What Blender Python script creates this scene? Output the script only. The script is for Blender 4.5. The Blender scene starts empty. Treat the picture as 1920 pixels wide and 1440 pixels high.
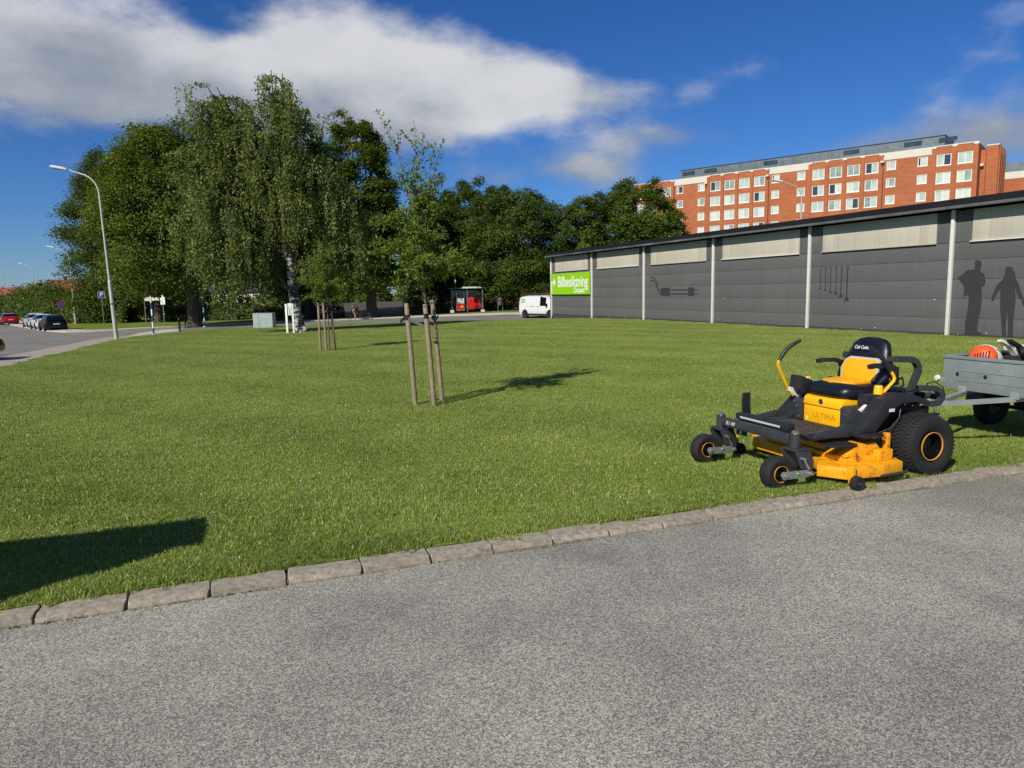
import bpy, bmesh, math, random
import numpy as np
from mathutils import Vector, Matrix
R = math.radians
S = bpy.context.scene
COL = S.collection

# ------------------------------------------------------------------ camera
CAM_Z = 1.95
PITCH, ROLL = R(7.5), R(1.2)
cd = bpy.data.cameras.new('camera')
cam = bpy.data.objects.new('camera', cd); COL.objects.link(cam)
cd.sensor_fit = 'HORIZONTAL'; cd.sensor_width = 36.0; cd.lens = 36.0 * 1331 / 1920
cd.clip_start = 0.05; cd.clip_end = 4000
fw = Vector((0, math.cos(PITCH), -math.sin(PITCH))); up0 = Vector((0, math.sin(PITCH), math.cos(PITCH)))
rt = Vector((math.cos(ROLL), 0, 0)) - math.sin(ROLL) * up0
upv = Vector((math.sin(ROLL), 0, 0)) + math.cos(ROLL) * up0
m = Matrix((rt, upv, -fw)).transposed().to_4x4(); m.translation = (0, 0, CAM_Z)
cam.matrix_world = m
S.camera = cam

# ------------------------------------------------------------------ sky, sun, exposure
SUN_AZ, SUN_EL = R(36), R(38)          # shadows fall forward and to the right
w = bpy.data.worlds.new('World'); S.world = w; w.use_nodes = True
w.cycles.sampling_method = 'MANUAL'; w.cycles.sample_map_resolution = 256
nt = w.node_tree; N = nt.nodes; LK = nt.links
for n in list(N): N.remove(n)
def nd(t, **k):
    n = N.new(t)
    for a, b in k.items(): setattr(n, a, b)
    return n
def mth(op, a, b=None, c=None):
    n = nd('ShaderNodeMath', operation=op)
    for i, v in enumerate((a, b, c)):
        if v is None: continue
        if isinstance(v, (int, float)): n.inputs[i].default_value = v
        else: LK.new(v, n.inputs[i])
    return n.outputs[0]
out = nd('ShaderNodeOutputWorld')
sky = nd('ShaderNodeTexSky', sky_type='NISHITA'); sky.sun_disc = False
sky.sun_elevation = SUN_EL; sky.sun_rotation = math.pi + SUN_AZ
sky.air_density = 1.0; sky.dust_density = 0.0; sky.ozone_density = 1.6
tn = nd('ShaderNodeMix', data_type='RGBA', blend_type='MULTIPLY'); tn.inputs[0].default_value = 1; tn.inputs[7].default_value = (.50, .76, 1.28, 1)   # white balance of the camera
LK.new(sky.outputs[0], tn.inputs[6])
hs = nd('ShaderNodeHueSaturation'); hs.inputs['Saturation'].default_value = 1.08
LK.new(tn.outputs[2], hs.inputs['Color'])
bgs = nd('ShaderNodeBackground'); bgs.inputs[1].default_value = 0.066
LK.new(hs.outputs[0], bgs.inputs[0])
tc = nd('ShaderNodeTexCoord'); sep = nd('ShaderNodeSeparateXYZ'); LK.new(tc.outputs['Generated'], sep.inputs[0])
dx, dy, dz = sep.outputs
az = mth('ARCTAN2', dx, dy); el = mth('ARCSINE', dz)
# cloud banks of this day's sky: azimuth, elevation, half widths, weight (radians)
banks = [(-.64, .282, .15, .075, 1.2), (-.46, .262, .12, .046, 1.05), (-.34, .255, .11, .046, 1.05), (-.235, .305, .09, .075, 1.15), (-.15, .262, .12, .062, 1.15),
         (-.04, .264, .11, .045, 1.1), (.055, .262, .07, .030, .9), (.15, .246, .07, .018, .55), (-.25, .225, .22, .026, .5),
         (.22, .197, .10, .024, .78), (.115, .160, .085, .024, .80), (-.03, .150, .08, .020, .55), (.60, .155, .11, .045, .75), (.47, .170, .11, .022, .48), (.30, .27, .10, .025, .22),
         (-1.15, .30, .35, .10, .9), (1.25, .35, .4, .11, .9), (-2.4, .36, .6, .13, .9), (2.4, .4, .6, .13, .9), (0, .85, .9, .16, .7)]
tot = None
for a0, e0, ra, re, wt in banks:
    u = mth('MULTIPLY', mth('SUBTRACT', az, a0), 1 / ra); v = mth('MULTIPLY', mth('SUBTRACT', el, e0), 1 / re)
    g = mth('MULTIPLY', mth('EXPONENT', mth('MULTIPLY', mth('ADD', mth('MULTIPLY', u, u), mth('MULTIPLY', v, v)), -1.0)), wt)
    tot = g if tot is None else mth('ADD', tot, g)
mp = nd('ShaderNodeMapping'); mp.inputs['Scale'].default_value = (1, 1, 1.9); LK.new(tc.outputs['Generated'], mp.inputs[0])
def noise(sc, det, rough, dist=0.0):
    n = nd('ShaderNodeTexNoise'); n.inputs['Scale'].default_value = sc; n.inputs['Detail'].default_value = det
    n.inputs['Roughness'].default_value = rough; n.inputs['Distortion'].default_value = dist
    LK.new(mp.outputs[0], n.inputs['Vector']); return n.outputs['Fac']
n1 = noise(6.2, 7, .56, .0); n2 = n1; n3 = noise(3.4, 2, .55)
dens = mth('ADD', mth('MINIMUM', tot, 1.15), mth('MULTIPLY', mth('SUBTRACT', n1, .5), 2.1))
ms = nd('ShaderNodeMapRange', interpolation_type='SMOOTHSTEP'); ms.inputs['From Min'].default_value = .20; ms.inputs['From Max'].default_value = 1.0
LK.new(dens, ms.inputs['Value']); ms.inputs['To Max'].default_value = .96
lit = nd('ShaderNodeMapRange', interpolation_type='SMOOTHSTEP'); lit.inputs['From Min'].default_value = .36; lit.inputs['From Max'].default_value = .66
LK.new(mth('ADD', mth('MULTIPLY', mth('SUBTRACT', el, .25), 1.1), mth('ADD', mth('MULTIPLY', n3, .55), mth('MULTIPLY', n1, .45))), lit.inputs['Value'])
mc = nd('ShaderNodeMix', data_type='RGBA'); mc.inputs[6].default_value = (.28, .32, .385, 1); mc.inputs[7].default_value = (.68, .69, .71, 1)
LK.new(lit.outputs[0], mc.inputs[0])
bgc = nd('ShaderNodeBackground'); LK.new(mc.outputs[2], bgc.inputs[0]); bgc.inputs[1].default_value = 1.0
mx = nd('ShaderNodeMixShader'); LK.new(ms.outputs[0], mx.inputs[0]); LK.new(bgs.outputs[0], mx.inputs[1]); LK.new(bgc.outputs[0], mx.inputs[2])
LK.new(mx.outputs[0], out.inputs[0])

sl = bpy.data.lights.new('sun', 'SUN'); sl.energy = 5.0; sl.angle = R(.53); sl.color = (1, .945, .83)
so = bpy.data.objects.new('sun', sl); COL.objects.link(so)
sdir = Vector((math.sin(SUN_AZ) * math.cos(SUN_EL), math.cos(SUN_AZ) * math.cos(SUN_EL), -math.sin(SUN_EL)))
so.rotation_euler = sdir.to_track_quat('-Z', 'Y').to_euler()
vs = S.view_settings; vs.view_transform = 'Standard'; vs.look = 'None'; vs.exposure = 0.0; vs.gamma = 1.0; vs.use_curve_mapping = False
S.render.engine = 'CYCLES'; S.cycles.use_denoising = True
S.cycles.max_bounces = 6; S.cycles.diffuse_bounces = 3; S.cycles.glossy_bounces = 3; S.cycles.transmission_bounces = 5; S.cycles.transparent_max_bounces = 8

# ------------------------------------------------------------------ helpers
def lin(h, k=1.0):
    h = h.lstrip('#'); o = []
    for i in (0, 2, 4):
        c = int(h[i:i + 2], 16) / 255
        o.append((c / 12.92 if c <= .04045 else ((c + .055) / 1.055) ** 2.4) * k)
    return (*o, 1)
def ss(a, b, t): t = np.clip((t - a) / (b - a), 0, 1); return t * t * (3 - 2 * t)
def tz(x, y):
    """level of the turf: the land falls away gently to the left and beyond the lawn"""
    return .1 - ss(10, 45, y) * (1 - np.exp(np.minimum(0, x) / 40.)) - .25 * ss(40, 56, y) - .24 * np.exp(-(((x - 2.2) / 5.) ** 2 + ((y - 59.5) / 4.) ** 2))
def tzf(x, y): return float(tz(np.float64(x), np.float64(y)))

def mat(name, col, rough=.6, metal=0.0, var=0.0, vscale=6.0, bump=0.0, bscale=60.0, col2=None, spec=.5, coat=0.0, trans=0.0, emis=None, isl=0.0):
    M = bpy.data.materials.new(name); M.use_nodes = True
    t = M.node_tree; b = t.nodes['Principled BSDF']
    col = lin(col) if isinstance(col, str) else (*col[:3], 1)
    b.inputs['Roughness'].default_value = rough; b.inputs['Metallic'].default_value = metal
    b.inputs['Specular IOR Level'].default_value = spec; b.inputs['Coat Weight'].default_value = coat
    b.inputs['Transmission Weight'].default_value = trans
    b.inputs['Base Color'].default_value = col
    def nn(ty): return t.nodes.new(ty)
    geo = nn('ShaderNodeNewGeometry')
    if var > 0 or col2 is not None:
        nz = nn('ShaderNodeTexNoise'); nz.inputs['Scale'].default_value = vscale; nz.inputs['Detail'].default_value = 6; nz.inputs['Roughness'].default_value = .65
        t.links.new(geo.outputs['Position'], nz.inputs['Vector'])
        mr = nn('ShaderNodeMapRange'); mr.inputs['From Min'].default_value = .3; mr.inputs['From Max'].default_value = .7
        t.links.new(nz.outputs['Fac'], mr.inputs['Value'])
        mi = nn('ShaderNodeMix'); mi.data_type = 'RGBA'
        if col2 is not None:
            c2 = lin(col2) if isinstance(col2, str) else (*col2[:3], 1); c1 = col
        else:
            c1 = tuple(c * (1 - var) for c in col[:3]) + (1,); c2 = tuple(min(1, c * (1 + var)) for c in col[:3]) + (1,)
        mi.inputs[6].default_value = c1; mi.inputs[7].default_value = c2
        t.links.new(mr.outputs[0], mi.inputs[0]); src = mi.outputs[2]
        if isl > 0:
            hv = nn('ShaderNodeHueSaturation'); mm = nn('ShaderNodeMapRange'); mm.inputs['To Min'].default_value = 1 - isl; mm.inputs['To Max'].default_value = 1 + isl
            t.links.new(geo.outputs['Random Per Island'], mm.inputs['Value']); t.links.new(mm.outputs[0], hv.inputs['Value']); t.links.new(src, hv.inputs['Color']); src = hv.outputs[0]
        t.links.new(src, b.inputs['Base Color'])
        rr = nn('ShaderNodeMapRange'); rr.inputs['To Min'].default_value = max(0, rough - .08); rr.inputs['To Max'].default_value = min(1, rough + .1)
        t.links.new(nz.outputs['Fac'], rr.inputs['Value']); t.links.new(rr.outputs[0], b.inputs['Roughness'])
    if bump > 0:
        nb = nn('ShaderNodeTexNoise'); nb.inputs['Scale'].default_value = bscale; nb.inputs['Detail'].default_value = 5
        t.links.new(geo.outputs['Position'], nb.inputs['Vector'])
        bp = nn('ShaderNodeBump'); bp.inputs['Strength'].default_value = bump; bp.inputs['Distance'].default_value = .02
        t.links.new(nb.outputs['Fac'], bp.inputs['Height']); t.links.new(bp.outputs[0], b.inputs['Normal'])
    if emis: b.inputs['Emission Color'].default_value = lin(emis[0]); b.inputs['Emission Strength'].default_value = emis[1]
    return M
def leafmat(name, c1, c2, trans=.35, scale=.8, isl=.35):
    M = bpy.data.materials.new(name); M.use_nodes = True; t = M.node_tree
    t.nodes.remove(t.nodes['Principled BSDF']); o = t.nodes['Material Output']
    def nn(ty): return t.nodes.new(ty)
    geo = nn('ShaderNodeNewGeometry'); nz = nn('ShaderNodeTexNoise'); nz.inputs['Scale'].default_value = scale; nz.inputs['Detail'].default_value = 3
    t.links.new(geo.outputs['Position'], nz.inputs['Vector'])
    mr = nn('ShaderNodeMapRange'); mr.inputs['From Min'].default_value = .35; mr.inputs['From Max'].default_value = .65; t.links.new(nz.outputs['Fac'], mr.inputs['Value'])
    mi = nn('ShaderNodeMix'); mi.data_type = 'RGBA'; mi.inputs[6].default_value = (*c1, 1); mi.inputs[7].default_value = (*c2, 1); t.links.new(mr.outputs[0], mi.inputs[0])
    hv = nn('ShaderNodeHueSaturation'); mm = nn('ShaderNodeMapRange'); mm.inputs['To Min'].default_value = 1 - isl; mm.inputs['To Max'].default_value = 1 + isl
    t.links.new(geo.outputs['Random Per Island'], mm.inputs['Value']); t.links.new(mm.outputs[0], hv.inputs['Value']); t.links.new(mi.outputs[2], hv.inputs['Color'])
    d = nn('ShaderNodeBsdfDiffuse'); tr = nn('ShaderNodeBsdfTranslucent'); gl = nn('ShaderNodeBsdfGlossy'); gl.inputs['Roughness'].default_value = .55; gl.inputs['Color'].default_value = (.6, .65, .6, 1)
    hy = nn('ShaderNodeHueSaturation'); hy.inputs['Hue'].default_value = .485; hy.inputs['Saturation'].default_value = 1.15; hy.inputs['Value'].default_value = 1.25
    t.links.new(hv.outputs[0], d.inputs[0]); t.links.new(hv.outputs[0], hy.inputs['Color']); t.links.new(hy.outputs[0], tr.inputs[0])
    a = nn('ShaderNodeMixShader'); a.inputs[0].default_value = trans; t.links.new(d.outputs[0], a.inputs[1]); t.links.new(tr.outputs[0], a.inputs[2])
    b2 = nn('ShaderNodeMixShader'); b2.inputs[0].default_value = .02; t.links.new(a.outputs[0], b2.inputs[1]); t.links.new(gl.outputs[0], b2.inputs[2])
    t.links.new(b2.outputs[0], o.inputs[0])
    return M

def tag(o, label=None, cat=None, group=None, kind=None):
    if label: o['label'] = label
    if cat: o['category'] = cat
    if group: o['group'] = group
    if kind: o['kind'] = kind
    return o
def empty(name, loc=(0, 0, 0), rz=0.0, label=None, cat=None, group=None):
    o = bpy.data.objects.new(name, None); COL.objects.link(o); o.location = loc; o.rotation_euler = (0, 0, rz); o.empty_display_size = .2
    return tag(o, label, cat, group)
def link(name, me, m_=None, parent=None, loc=None, rz=None):
    o = bpy.data.objects.new(name, me); COL.objects.link(o)
    if m_ is not None and not me.materials: me.materials.append(m_)
    if parent is not None: o.parent = parent
    if loc is not None: o.location = loc
    if rz is not None: o.rotation_euler = (0, 0, rz)
    return o
def copy_tree(o, parent=None):
    c = o.copy(); COL.objects.link(c); c.parent = parent
    for ch in list(o.children): copy_tree(ch, c)
    return c

class MB:
    """collects shapes into one mesh"""
    def __init__(s): s.v = []; s.f = []; s.sm = []
    def add(s, vs_, fs, smooth=False):
        k = len(s.v); s.v += [tuple(map(float, p)) for p in vs_]; s.f += [tuple(i + k for i in f) for f in fs]; s.sm += [smooth] * len(fs); return s
    def box(s, x0, x1, y0, y1, z0, z1, bv=0.0):
        if bv <= 0:
            vs_ = [(x, y, z) for z in (z0, z1) for y in (y0, y1) for x in (x0, x1)]
            return s.add(vs_, [(0, 2, 3, 1), (4, 5, 7, 6), (0, 1, 5, 4), (2, 6, 7, 3), (0, 4, 6, 2), (1, 3, 7, 5)])
        b = bmesh.new(); bmesh.ops.create_cube(b, size=1)
        for q in b.verts: q.co = ((x0 + x1) / 2 + q.co.x * (x1 - x0), (y0 + y1) / 2 + q.co.y * (y1 - y0), (z0 + z1) / 2 + q.co.z * (z1 - z0))
        bmesh.ops.bevel(b, geom=list(b.edges), offset=bv, segments=2, profile=.6, affect='EDGES')
        return s.bm(b)
    def bm(s, b, smooth=False, mtx=None):
        b.verts.index_update()
        s.add([(mtx @ q.co if mtx else q.co)[:] for q in b.verts], [[q.index for q in f.verts] for f in b.faces], smooth); b.free(); return s
    def tube(s, pts, r, n=10, cap=True, smooth=True):
        P = [Vector(p) for p in pts]; rs = r if isinstance(r, (list, tuple)) else [r] * len(P)
        d0 = (P[1] - P[0]).normalized(); a = d0.orthogonal().normalized(); vs_ = []; fs = []
        for i, p in enumerate(P):
            d = (P[min(i + 1, len(P) - 1)] - P[max(i - 1, 0)]).normalized()
            a = (a - d * a.dot(d)); a = a.normalized() if a.length > 1e-6 else d.orthogonal().normalized(); b_ = d.cross(a)
            for k in range(n):
                t = 2 * math.pi * k / n; vs_.append(p + (a * math.cos(t) + b_ * math.sin(t)) * rs[i])
        for i in range(len(P) - 1):
            for k in range(n): fs.append((i * n + k, i * n + (k + 1) % n, (i + 1) * n + (k + 1) % n, (i + 1) * n + k))
        if cap: fs += [tuple(range(n - 1, -1, -1)), tuple((len(P) - 1) * n + k for k in range(n))]
        return s.add(vs_, fs, smooth)
    def bar(s, pts, w_, h_):
        """flat-sided bar along a path in the xz plane (w_ across y, h_ thick)"""
        P = [Vector(p) for p in pts]; vs_ = []; fs = []
        for i, p in enumerate(P):
            d = (P[min(i + 1, len(P) - 1)] - P[max(i - 1, 0)]).normalized(); nrm = Vector((-d.z, 0, d.x)).normalized() if abs(d.y) < .9 else Vector((0, 0, 1))
            sd = d.cross(nrm).normalized()
            for a_, b_ in ((-1, -1), (1, -1), (1, 1), (-1, 1)): vs_.append(p + sd * a_ * w_ / 2 + nrm * b_ * h_ / 2)
        for i in range(len(P) - 1):
            for k in range(4): fs.append((i * 4 + k, i * 4 + (k + 1) % 4, i * 4 + 4 + (k + 1) % 4, i * 4 + 4 + k))
        fs += [(3, 2, 1, 0), tuple((len(P) - 1) * 4 + k for k in range(4))]
        return s.add(vs_, fs)
    def lathe(s, prof, n=24, axis='y', c=(0, 0, 0), closed=False):
        vs_ = []; fs = []; L = len(prof)
        for k in range(n):
            t = 2 * math.pi * k / n
            for r, h in prof:
                p = (r * math.cos(t), h, r * math.sin(t)) if axis == 'y' else ((r * math.cos(t), r * math.sin(t), h) if axis == 'z' else (h, r * math.cos(t), r * math.sin(t)))
                vs_.append((p[0] + c[0], p[1] + c[1], p[2] + c[2]))
        for k in range(n):
            for i in range(L if closed else L - 1):
                j = (i + 1) % L; fs.append((k * L + i, k * L + j, ((k + 1) % n) * L + j, ((k + 1) % n) * L + i))
        return s.add(vs_, fs, True)
    def prism(s, poly, a0, a1, plane='xz', bv=0.0):
        """extrude a polygon: plane xz -> along y, xy -> along z, yz -> along x"""
        def P(u, v, a): return (u, a, v) if plane == 'xz' else ((u, v, a) if plane == 'xy' else (a, u, v))
        b = bmesh.new(); vv = [b.verts.new(P(u, v, a0)) for u, v in poly]; f = b.faces.new(vv)
        g = bmesh.ops.extrude_face_region(b, geom=[f]); d = Vector(P(0, 0, a1)) - Vector(P(0, 0, a0))
        bmesh.ops.translate(b, verts=[e for e in g['geom'] if isinstance(e, bmesh.types.BMVert)], vec=d)
        bmesh.ops.recalc_face_normals(b, faces=list(b.faces))
        if bv > 0: bmesh.ops.bevel(b, geom=list(b.edges), offset=bv, segments=2, profile=.6, affect='EDGES', clamp_overlap=True)
        bmesh.ops.triangulate(b, faces=[f for f in b.faces if len(f.verts) > 4])
        return s.bm(b)
    def xf(s, M4):
        s.v = [tuple(M4 @ Vector(p)) for p in s.v]; return s
    def mesh(s, name, ang=38):
        me = bpy.data.meshes.new(name); me.from_pydata(s.v, [], s.f)
        me.polygons.foreach_set('use_smooth', [True] * len(s.f)); me.set_sharp_from_angle(angle=R(ang)); me.update(); return me
    def build(s, name, m_, parent=None, loc=None, rz=None, ang=38):
        return link(name, s.mesh(name, ang), m_, parent, loc, rz)
def B(*a, **k): return MB().box(*a, **k)

def text_mesh(txt, size, ext=.002, shear=0.0, xscale=1.0, bold=0.0, align='CENTER'):
    cu = bpy.data.curves.new('t', 'FONT'); cu.body = txt; cu.size = size; cu.extrude = ext; cu.shear = shear; cu.align_x = align; cu.align_y = 'CENTER'; cu.offset = bold; cu.resolution_u = 3
    o = bpy.data.objects.new('t', cu); COL.objects.link(o)
    dg = bpy.context.evaluated_depsgraph_get(); me = bpy.data.meshes.new_from_object(o.evaluated_get(dg))
    bpy.data.objects.remove(o); bpy.data.curves.remove(cu)
    me.transform(Matrix.Diagonal((xscale, 1, 1, 1))); me.materials.clear(); return me
def frame(o, x, y, z): # rotation from axes
    M4 = Matrix((Vector(x), Vector(y), Vector(z))).transposed().to_4x4(); M4.translation = Vector(o); return M4

def sheet(name, poly, off, cell, m_, kind='structure', zf=None):
    b = bmesh.new(); b.faces.new([b.verts.new((x, y, 0)) for x, y in poly])
    xs = [p[0] for p in poly]; ys = [p[1] for p in poly]
    for a, lo, hi in ((0, min(xs), max(xs)), (1, min(ys), max(ys))):
        k = math.ceil(lo / cell) * cell
        while k < hi:
            co = (k, 0, 0) if a == 0 else (0, k, 0); no = (1, 0, 0) if a == 0 else (0, 1, 0)
            bmesh.ops.bisect_plane(b, geom=list(b.verts) + list(b.edges) + list(b.faces), plane_co=co, plane_no=no, dist=1e-5); k += cell
    bmesh.ops.triangulate(b, faces=list(b.faces))
    for v in b.verts: v.co.z = (zf(v.co.x, v.co.y) if zf else tzf(v.co.x, v.co.y)) + off
    for f in b.faces:
        if f.normal.z < 0: f.normal_flip()
        f.smooth = True
    me = bpy.data.meshes.new(name); b.to_mesh(me); b.free()
    o = link(name, me, m_)
    return tag(o, kind=kind)
def inpoly(px, py, poly):
    ins = np.zeros(len(px), bool); j = len(poly) - 1
    for i in range(len(poly)):
        xi, yi = poly[i]; xj, yj = poly[j]
        c = ((yi > py) != (yj > py)) & (px < (xj - xi) * (py - yi) / (yj - yi + 1e-12) + xi); ins ^= c; j = i
    return ins
def ribbon(name, pts, w0, w1, z0, m_, kind='structure', off=0.0, parent=None):
    """strip along a polyline, from offset w0 to w1 on its left side, following the land; with a vertical skirt"""
    P = [Vector((*p, 0)) for p in pts]; D = []
    for a, b_ in zip(P, P[1:]):
        n = max(1, int((b_ - a).length / 1.5))
        for i in range(n): D.append(a.lerp(b_, i / n))
    D.append(P[-1]); vs_ = []; fs = []
    for i, p in enumerate(D):
        d = (D[min(i + 1, len(D) - 1)] - D[max(i - 1, 0)]).normalized(); nl = Vector((-d.y, d.x, 0))
        a, c = p + nl * w0, p + nl * w1
        for q, dz_ in ((a, -.25), (a, 0), (c, 0), (c, -.25)): vs_.append((q.x, q.y, tzf(q.x, q.y) + z0 + dz_))
    for i in range(len(D) - 1):
        for k in range(3): fs.append((i * 4 + k, i * 4 + k + 4, i * 4 + k + 5, i * 4 + k + 1))
    o = MB().add(vs_, fs).build(name, m_, parent)
    if parent is None: tag(o, kind=kind)
    return o

# ------------------------------------------------------------------ ground materials
def asphalt(name, dark, light, sc=95., stain=.35, warm=(1, .97, .92)):
    M = bpy.data.materials.new(name); M.use_nodes = True; t = M.node_tree; b = t.nodes['Principled BSDF']
    def nn(ty, **k):
        n = t.nodes.new(ty)
        for a, v in k.items(): setattr(n, a, v)
        return n
    L = t.links.new; geo = nn('ShaderNodeNewGeometry')
    vo = nn('ShaderNodeTexVoronoi'); vo.inputs['Scale'].default_value = sc; L(geo.outputs['Position'], vo.inputs['Vector'])
    sp = nn('ShaderNodeSeparateColor'); L(vo.outputs['Color'], sp.inputs[0])
    vo2 = nn('ShaderNodeTexVoronoi'); vo2.inputs['Scale'].default_value = sc * .46; L(geo.outputs['Position'], vo2.inputs['Vector'])
    sp2 = nn('ShaderNodeSeparateColor'); L(vo2.outputs['Color'], sp2.inputs[0])
    def mt(op, a, c):
        n = nn('ShaderNodeMath', operation=op)
        for i, v in enumerate((a, c)):
            if isinstance(v, (int, float)): n.inputs[i].default_value = v
            else: L(v, n.inputs[i])
        return n.outputs[0]
    sumv = mt('ADD', mt('MULTIPLY', sp.outputs[0], .88), mt('MULTIPLY', sp2.outputs[0], .12))
    cr = nn('ShaderNodeValToRGB'); L(sumv, cr.inputs[0])
    e = cr.color_ramp.elements; e[0].position = .12; e[0].color = (*[dark * c for c in warm], 1); e[1].position = .88; e[1].color = (*[light * c for c in warm], 1)
    md = e.new(.5); md.color = (*[(dark * .62 + light * .38) * c for c in warm], 1)
    nz = nn('ShaderNodeTexNoise'); nz.inputs['Scale'].default_value = .55; nz.inputs['Detail'].default_value = 7; nz.inputs['Roughness'].default_value = .62; L(geo.outputs['Position'], nz.inputs['Vector'])
    mr = nn('ShaderNodeMapRange'); mr.inputs['From Min'].default_value = .32; mr.inputs['From Max'].default_value = .62; mr.inputs['To Min'].default_value = 1 - stain; mr.inputs['To Max'].default_value = 1.08; L(nz.outputs['Fac'], mr.inputs['Value'])
    mu = nn('ShaderNodeMix', data_type='RGBA', blend_type='MULTIPLY'); mu.inputs[0].default_value = 1; L(cr.outputs[0], mu.inputs[6]); L(mr.outputs[0], mu.inputs[7])
    # old damp and oil marks with soft outlines, and broad tonal patches
    n3_ = nn('ShaderNodeTexNoise'); n3_.inputs['Scale'].default_value = .42; n3_.inputs['Detail'].default_value = 5; n3_.inputs['Distortion'].default_value = .6
    of = nn('ShaderNodeMapping'); of.inputs['Location'].default_value = (3.7, 1.9, 0); L(geo.outputs['Position'], of.inputs[0]); L(of.outputs[0], n3_.inputs['Vector'])
    r3_ = nn('ShaderNodeMapRange', interpolation_type='SMOOTHSTEP'); r3_.inputs['From Min'].default_value = .56; r3_.inputs['From Max'].default_value = .70; r3_.inputs['To Min'].default_value = 1.0; r3_.inputs['To Max'].default_value = .66; L(n3_.outputs['Fac'], r3_.inputs['Value'])
    m3_ = nn('ShaderNodeMix', data_type='RGBA', blend_type='MULTIPLY'); m3_.inputs[0].default_value = 1; L(mu.outputs[2], m3_.inputs[6]); L(r3_.outputs[0], m3_.inputs[7])
    L(m3_.outputs[2], b.inputs['Base Color']); b.inputs['Roughness'].default_value = .88; b.inputs['Specular IOR Level'].default_value = .3
    bp = nn('ShaderNodeBump'); bp.inputs['Strength'].default_value = .2; bp.inputs['Distance'].default_value = .003
    L(sumv, bp.inputs['Height']); L(bp.outputs[0], b.inputs['Normal'])
    return M
M_ROAD = asphalt('weathered_asphalt', .13, .51, 165., .34, (1.03, .982, .82))
M_STREET = asphalt('street_asphalt', .15, .27, 30., .22, (1.03, .96, .87))
M_PAVE = mat('concrete_pavement', '#b9b0a1', .9, var=.12, vscale=1.5, bump=.2, bscale=30)
M_KERBF = mat('pale_kerb', '#b3aa9c', .9, var=.1, vscale=2)
M_SOIL = mat('bare_soil', '#4d4136', .95, var=.2, vscale=1.2, bump=.5, bscale=8)

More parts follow.
